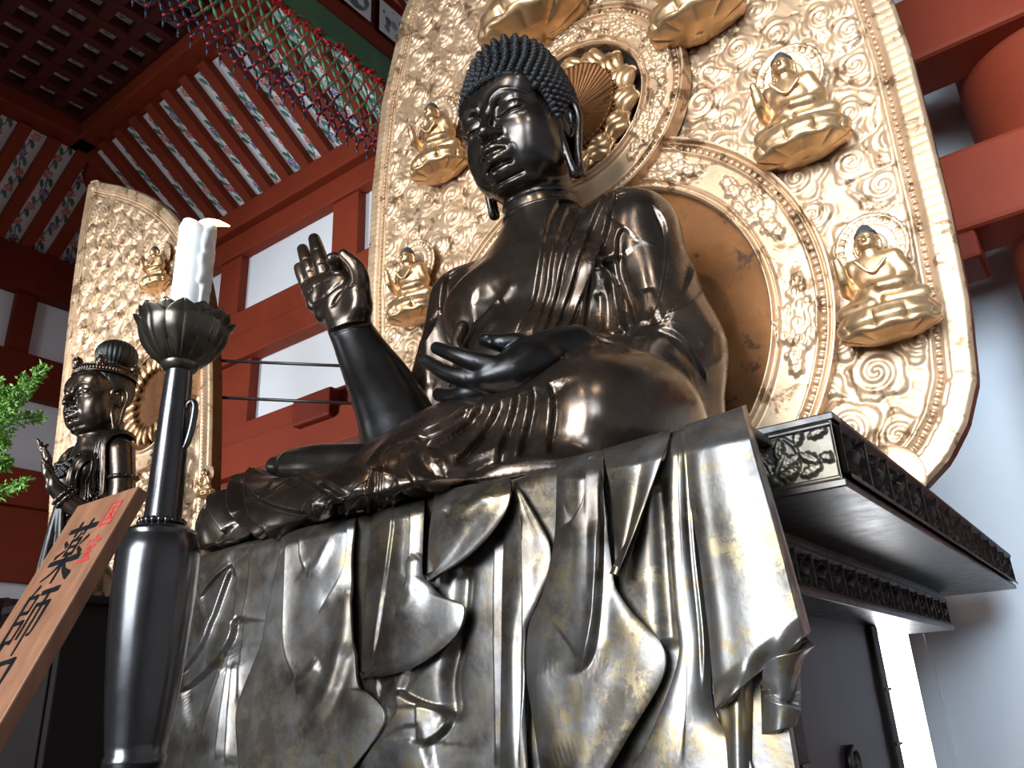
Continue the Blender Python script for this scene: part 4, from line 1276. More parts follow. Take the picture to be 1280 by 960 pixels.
MY = .52
MAN = thing('gilt_mandorla', 'tall gilded screen carved with rolling clouds standing behind the seated Buddha', 'screen', (-.06, MY, .085))
MANB = np.array([-.06, MY, .085])
def build_mandorla():
    zs = np.array([.09,.12,.2,.32,.48,.8,1.2,2.0,2.8,3.5,4.2,4.7,5.15,5.45,5.6])
    w = np.array([1.26,1.34,1.44,1.53,1.60,1.645,1.67,1.69,1.66,1.58,1.38,1.12,.72,.34,.02])
    HC, BC = (-.02, 2.50), (-.02, 1.06)
    board(MAN, MANB, MY, zs, -.06-w, -.06+w, 440, 680, [(HC[0],HC[1],.66), (BC[0],BC[1],1.12)], 11, .162, .098, .085, M['gold'])
    # ring round the body: brown inner field, moulded ring with foliage
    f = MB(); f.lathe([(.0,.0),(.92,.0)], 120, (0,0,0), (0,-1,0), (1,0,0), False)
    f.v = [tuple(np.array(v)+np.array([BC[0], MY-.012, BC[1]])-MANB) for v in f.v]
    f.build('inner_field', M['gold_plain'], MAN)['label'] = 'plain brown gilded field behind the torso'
    def prof(t, r, a):
        h = .030+.030*np.exp(-((t-.04)/.035)**2)+.022*np.exp(-((t-.15)/.025)**2)
        h = h+.026*np.exp(-((t-.74)/.022)**2)+.026*np.exp(-((t-.88)/.022)**2)+.035*smooth01((t-.92)/.04)
        return h
    ring_relief('body_ring', MAN, MANB, BC, MY-.01, .87, 1.15, prof, [math.radians(q) for q in (-10, 28, 62, 118, 152, 190)], M['gold'], nr=70, na=700)
    bead_ring(MAN, MANB, BC, MY-.045, .87+.28*.81, .016, M['gold'])
    ring_relief('head_ring', MAN, MANB, HC, MY-.055, .43, .68, prof, [math.radians(q) for q in (-35, 10, 55, 90, 125, 170, 215)], M['gold'], nr=70, na=520)
    bead_ring(MAN, MANB, HC, MY-.09, .43+.25*.81, .014, M['gold'])
    # dark disc put in for the shade of the openings, petal scallops and the fluted lotus disc behind the head
    f = MB(); f.lathe([(.0,.0),(.45,.0)], 90, (0,0,0), (0,-1,0), (1,0,0), False)
    f.v = [tuple(np.array(v)+np.array([HC[0], MY-.02, HC[1]])-MANB) for v in f.v]
    f.build('dark_gap_disc', M['darkwood'], MAN)
    def sc_prof(t, r, a):
        return .03+.05*np.sqrt(np.abs(np.sin(a*9)))*np.sin(np.clip(t, 0, 1)*math.pi)+.012*np.cos(t*26+2*np.sin(a*18))
    na = 500; nr = 36; r = np.linspace(0, 1, nr); a = np.linspace(0, 2*math.pi, na); T, Aa = np.meshgrid(r, a, indexing='ij')
    ro = .345+.062*np.abs(np.sin(Aa*7))**.7; Rr = .24+(ro-.24)*T
    H = .035+.045*np.abs(np.sin(Aa*7))**.6*np.sin(np.clip(T*1.1,0,1)*math.pi)**.7+.008*np.cos(T*22+3*np.sin(Aa*14))
    V = np.stack([HC[0]+Rr*np.cos(Aa), MY-.03-H, HC[1]+Rr*np.sin(Aa)], 2).reshape(-1, 3)
    o = mesh_np('petal_scallops', V-MANB, grid_faces(nr, na), M['gold_fig'], MAN)
    m = o.modifiers.new('thickness', 'SOLIDIFY'); m.thickness = .02
    r = np.linspace(.0, .285, 40); T, Aa = np.meshgrid(r, a, indexing='ij')
    H = .075-.028*np.cos(T/.285*math.pi*.5)+.008*np.cos(Aa*52)*smooth01((T-.07)/.05)
    V = np.stack([HC[0]+T*np.cos(Aa), MY-.045-H, HC[1]+T*np.sin(Aa)], 2).reshape(-1, 3)
    o = mesh_np('fluted_disc', V-MANB, grid_faces(40, na), M['gold_plain'], MAN)
    m = o.modifiers.new('thickness', 'SOLIDIFY'); m.thickness = .02
    bead_ring(MAN, MANB, HC, MY-.12, .288, .011, M['gold_plain'])
    # overlapping lotus petals at the lower corners
    for s in (-1, 1):
        for k, (xx, zz, rr) in enumerate(((1.17,.175,.135), (1.04,.25,.125))):
            mb = MB(); mb.ball((s*xx+.06, -.012-.008*(1-k), zz-MANB[2]), (rr,.016,rr*.92), 32, 12)
            mb.build('petal', M['gold'], MAN, True)
build_mandorla()

# ---------------- small gilded figures
def make_kebutsu():
    """a seated figure 1 unit tall from the lotus to the crown, facing -y, seat at z=0; returns the meshes of its parts"""
    S = SDF((-.52,-.40,-.02), (.52,.36,.82), .016)
    S.ell((0,.02,.40), (.23,.15,.24), .03); S.cap((-.19,.02,.54), (.19,.02,.54), .09, .09, .06)
    S.ell((0,-.02,.2), (.22,.18,.16), .06); S.cap((0,.0,.58), (0,-.02,.68), .075, .07, .03)
    S.chain([(.20,.02,.52),(.27,.0,.30),(.20,-.14,.24),(.04,-.20,.24)], [.085,.08,.065,.05], .03)
    S.chain([(-.20,.02,.52),(-.27,.0,.32),(-.27,-.16,.40),(-.27,-.20,.50)], [.085,.08,.06,.05], .03)
    S.chain([(-.27,-.20,.50),(-.28,-.22,.60)], [.05,.035], .02)
    S.chain([(.18,.02,.12),(.35,-.06,.08),(.08,-.17,.08)], [.12,.09,.07], .06); S.chain([(-.18,.02,.12),(-.35,-.06,.08),(-.08,-.17,.08)], [.12,.09,.07], .06)
    S.chain([(-.12,-.19,.54),(.0,-.17,.40),(.14,-.15,.50)], .02, .03)
    S.plane((0,0,.0), (0,0,-1)); body = S.mesh(2)
    S = SDF((-.2,-.22,.60), (.2,.18,1.02), .010)
    S.ell((0,-.02,.79), (.118,.125,.14), .02); S.ell((0,-.03,.74), (.105,.11,.09), .04)
    S.chain([(0,-.145,.82),(0,-.165,.765)], [.012,.022], .02); S.ell((0,-.13,.715), (.045,.02,.014), .012)
    for s in (-1, 1):
        S.ell((s*.05,-.135,.80), (.034,.02,.012), .012); S.ell((s*.05,-.155,.825), (.04,.02,.014), .02, op='-')
        S.chain([(s*.122,.0,.82),(s*.132,.02,.76),(s*.125,.01,.68)], [.018,.02,.022], .01)
    head = S.mesh(2)
    S = SDF((-.2,-.2,.74), (.2,.2,1.06), .010)
    S.ell((0,.0,.835), (.130,.140,.115), .02); S.ell((0,.02,.93), (.075,.08,.07), .04)
    S.plane((0,-.02,.835), (0,-.35,-1)); hair = S.mesh(1)
    # lotus seat
    n, m = 120, 30; a = np.linspace(0, 2*math.pi, n); t = np.linspace(0, 1, m); T, Aa = np.meshgrid(t, a, indexing='ij')
    rp = np.interp(T, [0,.15,.45,.75,1], [.005,.20,.35,.40,.35]); zp = np.interp(T, [0,.15,.45,.75,1], [-.25,-.245,-.18,-.07,.03])
    pet = np.abs(np.sin(Aa*4.5+np.where(T > .5, math.pi/2, 0)))**.5; rr = rp*(1+.14*(pet-.6)*np.sin(np.clip(T*1.1, 0, 1)*math.pi)+.05*np.exp(-((T-.5)/.05)**2)-.09*np.exp(-(pet/.35)**2)*np.sin(np.clip(T,0,1)*math.pi))
    V = np.stack([rr*np.cos(Aa)*1.15, np.minimum(rr*.85*np.sin(Aa), .20), zp], 2).reshape(-1, 3)
    F = grid_faces(m, n, True)
    base = (V, np.vstack([F]))
    # halo with a flame edge
    nr = 30; r = np.linspace(0, 1, nr); a = np.linspace(0, 2*math.pi, 200); T, Aa = np.meshgrid(r, a, indexing='ij')
    R = T*(.36+.005*np.cos(Aa*28)); H = .012*np.exp(-((T-.93)/.04)**2)+.012*np.exp(-((T-.70)/.03)**2)+.010*np.exp(-((T-.45)/.03)**2)+.004*(T > .74)*(T < .9)*np.cos(Aa*28)
    V = np.stack([R*np.cos(Aa), .20-H, .80+R*np.sin(Aa)], 2).reshape(-1, 3)
    halo = (V, grid_faces(nr, 200))
    k_ = np.array([0,-.01,.64])
    head = ((head[0]-k_)*.86+k_, head[1]); hair = ((hair[0]-k_)*.86+k_, hair[1]); halo = (halo[0]-np.array([0,0,.04]), halo[1])
    def me(name, VQ, mat, solid=0):
        o = mesh_np(name, VQ[0], VQ[1], mat); 
        if solid: mm = o.modifiers.new('thickness', 'SOLIDIFY'); mm.thickness = solid; mm.offset = -1
        return o
    parts = [me('body', body, M['gold_fig']), me('lotus_seat', base, M['gold_fig'], .02), me('halo', halo, M['gold'], .025)]
    h = me('head', head, M['gold_fig']); hr = me('hair', hair, M['blue_hair']); hr['label'] = 'slate blue cap of hair'
    hr.parent = h; parts.append(h)
    return parts
KP = make_kebutsu()
for o in KP: 
    if o.name.startswith('halo') and o.data.polygons[5].normal.y > 0: o.data.flip_normals()
KG = 'small gilded seated figures on the screens'
def kebutsu(px, top, label, Y, first=False, tilt=0.0, group=KG):
    """px: where the bottom of the lotus is seen, top: where the crown is seen"""
    A, B = aty(*px, Y), aty(*top, Y)
    s = np.linalg.norm(B-A)/1.27
    loc = A+np.array([0, 0, .25*s]); loc[1] = Y+.13-.235*s
    e = thing('small_seated_figure', label, 'statuette', loc, 0, group)
    e.scale = (s, s, s); e.rotation_euler = (.17+tilt, 0, 0)
    for p in KP:
        if first: p.parent = e
        else: copy_tree(p, e)
    return e
KL = [((1112,418),(1078,276),'small gilded seated figure on the screen right of the great statue, lowest right'),
      ((1003,190),(983,62),'small gilded seated figure high on the right of the screen, above the lowest right one'),
      ((512,398),(515,304),'small gilded seated figure low on the left of the screen beside the right shoulder'),
      ((545,216),(554,122),'small gilded seated figure on the screen left of the great bronze face'),
      ((872,36),(868,-95),'small gilded figure cut off by the top edge right of the head ring'),
      ((672,52),(690,-110),'small gilded figure at the top edge directly above the bronze head')]
for i, (b, t, lab) in enumerate(KL): kebutsu(b, t, lab, MY-.15, i == 0)
# ================================================================== the attendant figure on the left and its gilt screen
AY = -.5
AO = aty(121, 545, AY)           # foot of the neck
def _fit_scale():
    best = None
    for s in np.linspace(.3, 1.4, 111):
        a = pr(AO+np.array([0, .06, 1.02])*s)[0]
        e = abs(a[1]-424)
        if best is None or e < best[0]: best = (e, s)
    return best[1]
AS = _fit_scale()
ATT = thing('standing_bodhisattva_statue', 'slender dark bronze standing figure with topknot in front of the left gilt screen', 'statue', (AO[0], AO[1], FLOOR+.62))
ATB = np.array([AO[0], AO[1], FLOOR+.62])
def att(P): return AO+AS*np.atleast_2d(P)-ATB
AYAW = .10
def build_attendant():
    # head: same manner of face, lifted onto this neck (local units: neck foot at the origin)
    h0 = (hVl*np.array([.98,1,.92]))
    c, s = math.cos(AYAW), math.sin(AYAW)
    h = np.stack([h0[:,0]*c-h0[:,1]*s, h0[:,0]*s+h0[:,1]*c, h0[:,2]], 1)
    b = .10; h = np.stack([h[:,0], h[:,1]*math.cos(b)-h[:,2]*math.sin(b), h[:,1]*math.sin(b)+h[:,2]*math.cos(b)], 1)
    HO = np.array([0, -.02, .385])*1.0
    keep = h[:,2] > -.52
    hd = mesh_np('head', att(h*.96+HO*.96+np.array([0,0,-.06])), hQ, M['bronze'], ATT)
    hd['label'] = 'bronze face with heavy cheeks and long ears'
    def hp(P): return np.atleast_2d(P)*.96+HO*.96+np.array([0,0,-.06])
    # hair cap, topknot, tiara
    S = SDF((-.36,-.36,-.2), (.36,.42,.98), .010)
    S.ell((0,.02,.17), (.275,.295,.265), .02)
    S.ell((0,.10,.555), (.19,.21,.175), .02)
    S.cap((0,.06,.36), (0,.08,.46), .12, .11, .02)
    S.plane((0,-.10,.20), (0,-.72,-.7), .02)
    V, Q = S.mesh(2)
    sc = Sculpt(V, Q, .012)
    for k in range(26):   # combed strands
        a = 2*math.pi*k/26
        L = catmull([(.10*math.sin(a), .08-.10*math.cos(a), .42), (.19*math.sin(a), .10-.21*math.cos(a), .53), (.15*math.sin(a), .10-.17*math.cos(a), .65), (.03*math.sin(a), .11-.04*math.cos(a), .73)], .01)
        sc.crease(None, 'groove', .010, .010, L=snap(sc, L), taper=(.05,.05))
        L = catmull([(.12*math.sin(a), .06-.12*math.cos(a), .38), (.24*math.sin(a), .02-.26*math.cos(a), .27), (.272*math.sin(a), .02-.292*math.cos(a), .16)], .01)
        sc.crease(None, 'groove', .007, .010, L=snap(sc, L), taper=(.05,.05))
    mesh_np('hair', att(hp(sc.done())), Q, M['hair_bronze'], ATT)
    mb = MB(); n = 60
    for k in range(n):   # tiara band with bosses
        a = 2*math.pi*k/n; d = np.array([math.sin(a), -math.cos(a), 0])
        mb.ball(hp(np.array([0,.02,.30])+d*np.array([.268,.285,0]))[0], (.020,.020,.034), 8, 5)
    for z, r in ((.265,.285), (.335,.272)):
        P_ = [hp(np.array([r*math.sin(a), .02-(r+.015)*math.cos(a), z]))[0] for a in np.linspace(0, 2*math.pi, 61)]
        mb.tube(P_, .010, 8, False)
    for a in (0, .95, -.95, 2.2, -2.2):
        d = np.array([math.sin(a), -math.cos(a), 0]); c = np.array([0,.02,.36])+d*np.array([.27,.29,0])
        mb.ball(hp(c)[0], (.05,.05,.062), 12, 8); mb.ball(hp(c+d*.03)[0], .028, 8, 6)
        for q in range(6): 
            t = q*math.pi/3; mb.ball(hp(c+d*.02+np.array([-d[1],d[0],0])*.045*math.cos(t)+np.array([0,0,.052*math.sin(t)]))[0], .017, 6, 4)
    mb.v = [tuple(v) for v in att(np.array(mb.v))]; mb.build('tiara', M['bronze'], ATT, True)
    # torso, arms, skirt
    S = SDF((-.62,-.95,-3.1), (.62,.5,.12), .016)
    S.cap((0,.0,.06), (0,.02,-.15), .15, .19, .05)
    S.cap((-.34,.03,-.20), (.34,.03,-.20), .135, .135, .10)
    S.ell((0,.0,-.42), (.34,.22,.32), .08); S.ell((0,.0,-.95), (.25,.19,.36), .14)
    S.ell((0,-.10,-1.02), (.20,.13,.16), .10)
    for s in (-1, 1): S.ell((s*.15,-.17,-.40), (.17,.085,.13), .08)
    S.ell((0,.02,-1.35), (.34,.26,.26), .12)
    S.chain([(0,.02,-1.5),(.02,.02,-2.2),(0,.02,-3.0)], [.32,.30,.36], .12)
    # his left arm raised before the chest, right arm hanging
    S.chain([(.42,.03,-.24),(.47,.06,-.62),(.44,.02,-.88)], [.125,.115,.105], .04)
    S.chain([(.44,.02,-.88),(.37,-.24,-.80),(.30,-.44,-.62)], [.105,.090,.066], .03)
    S.chain([(-.42,.03,-.24),(-.48,.05,-.75),(-.46,-.05,-1.3)], [.125,.105,.08], .04)
    # hand with five fingers
    S.chain([(0.3,-0.44,-0.62),(0.285,-0.5,-0.5),(0.275,-0.52,-0.44)], [.066,.068,.062], .02, flat=((.2,1,.2), .6))
    for pts in ([(0.25,-0.505,-0.42),(0.22,-0.54,-0.32),(0.21,-0.56,-0.24)], [(0.27,-0.515,-0.41),(0.255,-0.57,-0.31),(0.245,-0.61,-0.23)], [(0.295,-0.52,-0.41),(0.29,-0.56,-0.33),(0.285,-0.54,-0.27)], [(0.315,-0.51,-0.42),(0.32,-0.55,-0.35),(0.31,-0.58,-0.31)], [(0.32,-0.48,-0.54),(0.35,-0.54,-0.48),(0.335,-0.585,-0.42)]):
        S.chain(pts, [.024,.020,.015], .008)
    S.plane((0,0,-3.0), (0,0,-1)); V, Q = S.mesh(2)
    sc = Sculpt(V, Q, .014)
    for k in range(11):
        a = -1.9+k*.38; d = np.array([math.sin(a), -math.cos(a)])
        L = catmull([(d[0]*.33, d[1]*.27, -1.25-.02*k), (d[0]*.33, d[1]*.30, -1.9), (d[0]*.36, d[1]*.34, -2.9)], .03)
        sc.crease(None, 'step', .03, .06, .05, L=snap(sc, L), taper=(.05,.05))
    for z in (-.98, -1.12, -1.26):
        L = catmull([(.27,-.02,z),(.14,-.19,z-.07),(0,-.24,z-.09),(-.14,-.19,z-.07),(-.27,-.02,z)], .02)
        sc.crease(None, 'step', .022, .04, .03, L=snap(sc, L))
    mesh_np('body', att(sc.done()), Q, M['bronze'], ATT)
    # sash from the left shoulder, and shawl strips falling over the shoulder
    bv = BVHTree.FromPolygons(V.tolist(), Q.tolist())
    def strip(name, pts, w, lift, mat=M['bronze'], hem=False):
        L = catmull(pts, .02); W = []
        T = np.gradient(L, axis=0); T /= np.linalg.norm(T, axis=1)[:,None]; nw = 9; G = np.zeros((len(L), nw, 3))
        for i, p in enumerate(L):
            hh = bv.find_nearest(Vector(p)); q, nn = np.array(hh[0]), np.array(hh[1]); s = np.cross(T[i], nn); s /= np.linalg.norm(s)+1e-9
            for j in range(nw):
                u = j/(nw-1)*2-1; h2 = bv.find_nearest(Vector(q+s*u*w/2)); n2 = np.array(h2[1])
                G[i,j] = np.array(h2[0])+n2*(lift+.010*math.cos(u*5))
        o = mesh_np(name, att(G.reshape(-1,3)), grid_faces(len(L), nw), mat, ATT); m = o.modifiers.new('thickness', 'SOLIDIFY'); m.thickness = .022*AS; m.offset = 0
        return o
    strip('sash', [(.34,-.06,-.14),(.22,-.22,-.42),(.02,-.24,-.78),(-.2,-.16,-1.0)], .11, .02)
    for k, x in enumerate((.28,.34,.40)):
        strip('shawl', [(x,.12,-.12),(x+.01,-.10,-.16),(x+.01,-.13,-.45),(x-.02,-.10,-.95)], .075, .025+.008*k)
    strip('shawl', [(-.30,.12,-.12),(-.31,-.10,-.16),(-.31,-.13,-.45),(-.28,-.10,-.95)], .16, .025)
    # necklace: collar with hanging drops
    ring = [(.30*math.sin(a)*1.0, .02-.22*math.cos(a), -.14-.20*(.5+.5*math.cos(a))) for a in np.linspace(-2.2, 2.2, 70)]
    rows = [[p for p in ring]]+[[(p[0]*1.02, p[1], p[2]-r0-.02*(q % 2)) for q, p in enumerate(ring[::2])] for r0 in (.030, .066)]
    for q, row in enumerate(rows):
        mb = MB()
        for p in row:
            hh = bv.find_nearest(Vector(p)); c_, nn = np.array(hh[0]), np.array(hh[1]); mb.ball(c_+nn*.012, .022 if q == 0 else (.027,.027,.030), 8, 5)
        pts = [np.array(bv.find_nearest(Vector(p))[0]) for p in row]; mb.tube(pts, .012, 6)
        mb.v = [tuple(v) for v in att(np.array(mb.v))]; mb.build('necklace', M['bronze_black'], ATT, True)
    for (c, ax, r) in (((.46,.055,-.50), (.08,.05,-1), .122), ((.325,-.36,-.69), (.25,.70,-.62), .086), ((.335,-.33,-.715), (.25,.70,-.62), .088)):
        mb = MB(); mb.lathe([(r,-.022),(r+.018,-.012),(r+.018,.012),(r,.022)], 32, c, ax, None, False)
        for k in range(14):
            t = 2*math.pi*k/14; axn = np.array(ax)/np.linalg.norm(ax); u = np.cross(axn, [1,0,0]); u /= np.linalg.norm(u); w = np.cross(axn, u)
            mb.ball(np.array(c)+(r+.016)*(math.cos(t)*u+math.sin(t)*w), .014, 6, 4)
        mb.v = [tuple(v) for v in att(np.array(mb.v))]; mb.build('arm_ring', M['bronze'], ATT, True)
    # shawl tail that flutters beside the hip
    S = SDF((-.1,-.85,-2.6), (.75,.1,-.7), .016)
    S.chain([(.26,-.36,-.78),(.22,-.36,-1.1),(.16,-.36,-1.5),(.20,-.40,-1.9),(.16,-.44,-2.3)], [.035,.05,.06,.055,.03], .02)
    S.chain([(.30,-.34,-.78),(.30,-.30,-1.2),(.32,-.32,-1.6),(.28,-.34,-2.1)], [.03,.045,.05,.03], .02)
    V, Q = S.mesh(2); mesh_np('shawl_tail', att(V), Q, M['bronze_black'], ATT)
M['hair_bronze'] = mat_bronze('grey_green_bronze_hair', (.045,.05,.05), (.07,.068,.062), .4, .55)
hVl = None
def _head_local():
    # undo the placing of the great head to reuse its modelling
    P = hV-np.array([0,-.13,1.97]); y = P[:,1]*math.cos(HB)+P[:,2]*math.sin(HB); z = -P[:,1]*math.sin(HB)+P[:,2]*math.cos(HB)
    x = P[:,0]*math.cos(HY)+y*math.sin(HY); y = -P[:,0]*math.sin(HY)+y*math.cos(HY)
    return np.stack([x, y, z], 1)/HS
hVl = _head_local()
build_attendant()
# pedestal under the attendant
AP = thing('lotus_pedestal', 'dark round lotus pedestal under the standing bronze figure', 'pedestal', (AO[0], AO[1], FLOOR))
_mb = MB(); _mb.lathe([(.62,0),(.62,.12),(.5,.16),(.46,.3),(.5,.36),(.62,.44),(.60,.56),(.45,.585),(0,.585)], 64); _o = _mb.build('lotus_base', M['plinth'], AP, True); autosmooth(_o, 40)
_mb = MB()
for k in range(16):
    a = 2*math.pi*k/16; _mb.ball((.56*math.cos(a), .56*math.sin(a), .47), (.07,.13,.10), 12, 8, rot(0,0,a))
_mb.build('petals', M['plinth'], AP, True)

# gilt screen behind it
AMY = -.02
def build_attendant_screen():
    Lp = [(60,700),(66,600),(75,520),(88,400),(101,300),(113,231)]
    Rp = [(258,700),(264,600),(266,520),(266,450),(262,380),(252,330),(236,290),(214,262),(186,243),(150,231),(116,228)]
    L = np.array([aty(*p, AMY)[[0,2]] for p in Lp]); R = np.array([aty(*p, AMY)[[0,2]] for p in Rp])
    z0, z1 = FLOOR+.1, L[-1,1]
    zs = np.concatenate([np.linspace(z0, .5, 12), np.linspace(.55, z1-.02, 60), [z1]])
    def ext(A, z):
        o = np.argsort(A[:,1]); a = A[o]; v = np.interp(z, a[:,1], a[:,0]); b = z < a[0,1]
        return np.where(b, a[0,0]+(z-a[0,1])*0.0, v)
    xl = ext(L, zs); xr = ext(R, zs); xr = np.maximum(xr, xl+.02)
    # smooth the right outline
    for _ in range(6): xr[13:-1] = .25*xr[12:-2]+.5*xr[13:-1]+.25*xr[14:]
    G = thing('gilt_screen', 'gilded carved screen with a straight left edge standing behind the bronze standing figure', 'screen', ((xl[0]+xr[0])/2, AMY, z0))
    B = np.array(G.location)
    hc = aty(196, 500, AMY)
    board(G, B, AMY, zs, xl, xr, 260, 520, [(hc[0], hc[2], .50)], 23, .150, .090, .065, M['gold'], .010)
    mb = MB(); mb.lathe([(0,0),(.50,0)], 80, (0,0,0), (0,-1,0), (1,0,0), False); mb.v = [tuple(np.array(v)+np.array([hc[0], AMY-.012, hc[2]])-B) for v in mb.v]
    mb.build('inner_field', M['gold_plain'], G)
    def prof(t, r, a): return .03+.02*np.exp(-((t-.1)/.06)**2)+.03*smooth01((t-.85)/.1)
    ring_relief('head_ring', G, B, (hc[0], hc[2]), AMY-.008, .36, .52, prof, [math.radians(q) for q in range(0, 360, 60)], M['gold'], nr=40, na=300)
    f = MB()
    for k in range(24):
        a = 2*math.pi*k/24; f.ball(np.array([hc[0]+.27*math.cos(a), AMY-.04, hc[2]+.27*math.sin(a)])-B, (.07,.025,.03), 10, 6, rot(0,-a,0))
    f.build('fluted_disc', M['gold_fig'], G, True)
build_attendant_screen()
for b, t, lab in (((184,358),(180,313),'small gilded seated figure high on the left gilt screen beside the candle'),
                  ((238,618),(243,580),'small gilded figure low on the left gilt screen behind the candle stand')):
    kebutsu(b, t, lab, AMY-.13)
# ================================================================== foreground: candle stand, sign, plant, cabinet; canopy above
def axis_z(A, y):
    """height on the upright line through A that is seen at picture row y"""
    lo, hi = -2.0, 3.0
    for _ in range(50):
        m = (lo+hi)/2
        if pr(np.array([A[0], A[1], m]))[0,1] > y: lo = m
        else: hi = m
    return (lo+hi)/2
CD = 2.1
CA = atd(207, 615, CD)
def crad(y, hw):
    """radius that shows a half width of hw pixels at row y"""
    c = np.array([CA[0], CA[1], axis_z(CA, y)]); d = c-CP; s = np.cross(d, [0,0,1.]); s /= np.linalg.norm(s)
    p0, p1 = pr(c)[0], pr(c+s*.01)[0]; return .01*hw/np.linalg.norm(p1-p0)
ALT = -.86
def lathe_rows(rows): return [(crad(y, hw), axis_z(CA, y)) for y, hw in rows]
CS = thing('candle_stand', 'black bronze vase-shaped candle stand with a slim stem and lotus cup', 'candlestick', (CA[0], CA[1], ALT))
CSB = np.array([CA[0], CA[1], ALT])
def build_candle():
    def lz(name, rows, mat, n=64, extra=None):
        mb = MB(); mb.lathe(rows, n, (0, 0, -ALT)); o = mb.build(name, mat, CS, True); return autosmooth(o, 50)
    rows = [(crad(950,60), ALT), (crad(950,60), ALT+.03), (crad(950,44), ALT+.06)]
    rows += lathe_rows([(985,36),(962,37),(955,41),(948,41),(944,38.5),(930,40),(900,43.5),(860,47.5),(800,51.5),(750,53.5),(715,54),(695,53.5),(682,51),(674,46.5),(670,45.5),(667,46),(663,42),(660,35),(657,28)])
    lz('vase', rows, M['bronze_gloss'])
    lz('stem', lathe_rows([(660,25),(655,24),(600,22.5),(540,20.5),(480,18),(464,17)]), M['bronze_gloss'])
    r = crad(654, 27); z = axis_z(CA, 654)
    mb = MB()
    for k in range(20):
        a = 2*math.pi*k/20; mb.ball((r*math.cos(a), r*math.sin(a), z-ALT), crad(654,5.0), 10, 7)
    mb.build('bead_collar', M['bronze_gloss'], CS, True)
    lz('collar', lathe_rows([(466,17),(462,22),(457,25),(452,23),(449,20)]), M['bronze_olive'])
    # lotus cup: two rows of petals, each a bowed leaf with a pointed, out-turned tip
    z0, z1 = axis_z(CA, 456), axis_z(CA, 399)
    H = z1-z0; R0, R1 = crad(455,19), crad(405,56)
    for row, (n, off, kk, hh) in enumerate(((8, .0, 1.0, 1.0), (8, .5, .93, 1.04))):
        for k in range(n):
            a0 = 2*math.pi*(k+off)/n+.2; nu, nv = 22, 19; V = np.zeros((nu, nv, 3))
            for i in range(nu):
                t = i/(nu-1)
                wid = math.pi/n*1.18*(math.sin(min(1, t*1.08+.05)*math.pi*.5)**.6)*(1-max(0, (t-.72)/.28)**2.2*.97)
                rad = R0+(R1*kk-R0)*(1-(1-t)**2.0)*.96+ (R1*.16)*max(0, t-.82)/.18*kk
                zz = z0+H*hh*(t**1.25)
                for j in range(nv):
                    u = j/(nv-1)*2-1
                    rr = rad+R1*.07*(1-u*u)*math.sin(t*math.pi)-R1*.035*math.exp(-(u/.10)**2)*math.sin(t*math.pi)
                    V[i,j] = (rr*math.cos(a0+u*wid), rr*math.sin(a0+u*wid), zz-ALT)
            o = mesh_np('petal', V.reshape(-1,3), grid_faces(nu, nv, True), M['bronze_olive'], CS); m = o.modifiers.new('thickness', 'SOLIDIFY'); m.thickness = .005
    mb = MB(); mb.lathe([(R0*.9, z0-ALT),(R1*.55,z0+H*.45-ALT),(R1*.74,z1-.012-ALT),(0,z1-.014-ALT)], 40); mb.build('cup_floor', M['bronze_black'], CS, True)
    # hook on the stem (for the snuffer), set on the side towards the viewer
    side = np.array([.62,-.25,0]); rs = crad(520,20)
    zt, zb = axis_z(CA, 506), axis_z(CA, 566)
    pc = pr(np.array([CA[0],CA[1],zt]))[0]
    c = np.array([0,0,-ALT]); d = np.cross((CA-CP)*np.array([1,1,0]), [0,0,1.]); d /= np.linalg.norm(d); fw = (CP-CA)*np.array([1,1,0]); fw /= np.linalg.norm(fw)
    e = d*.75+fw*.6; e /= np.linalg.norm(e)
    L = catmull([c+e*(rs*.6)+[0,0,zb+.004], c+e*(rs*1.12)+[0,0,zb+.012], c+e*(rs*1.45)+[0,0,zb+(zt-zb)*.45], c+e*(rs*1.55)+[0,0,zt-.016], c+e*(rs*1.30)+[0,0,zt+.002], c+e*(rs*.95)+[0,0,zt-.006], c+e*(rs*.92)+[0,0,zt-.02]], .006)
    mb = MB(); mb.tube(L, np.interp(np.linspace(0,1,len(L)), [0,.2,.6,.9,1], [.006,.009,.010,.008,.006]), 12); mb.build('hook', M['bronze_gloss'], CS, True)
    # candle with a ragged run of wax down one side, wick and flame
    zc0, zc1 = z1-.012, axis_z(CA, 279)
    CN = thing('candle', 'thick white burning candle standing in the lotus cup of the stand', 'candle', (CA[0], CA[1], zc0))
    rc = crad(340, 21.5); mb = MB(); n = 48; m = 30; V = []; rng = random.Random(2)
    e3 = d*.92+fw*.40; e3 /= np.linalg.norm(e3); tdir = math.atan2(e3[1], e3[0])
    for i in range(m):
        t = i/(m-1); h = t*(zc1-zc0)
        for k in range(n):
            a = 2*math.pi*k/n; w = 1-.16*smooth01((t-.93)/.07)
            rr = rc*w*(1+.006*math.sin(a*9+t*30))
            # the top is melted lower towards the drip side
            dz = -.030*smooth01((t-.8)/.2)*(.5+.5*math.cos(a-tdir))**2
            V.append((rr*math.cos(a), rr*math.sin(a), h+dz))
    V += [(0,0,zc1-zc0-.012)]
    F = [(j*n+i,j*n+(i+1)%n,(j+1)*n+(i+1)%n,(j+1)*n+i) for j in range(m-1) for i in range(n)]+[((m-1)*n+i,(m-1)*n+(i+1)%n,len(V)-1) for i in range(n)]
    mb.add(V, F); mb.build('wax', M['wax'], CN, True)
    S = SDF((-.1,-.1,-.02), (.1,.1,zc1-zc0+.02), .0030)
    pe = lambda a, rr, z: (rr*math.cos(tdir+a), rr*math.sin(tdir+a), z)
    hh = zc1-zc0
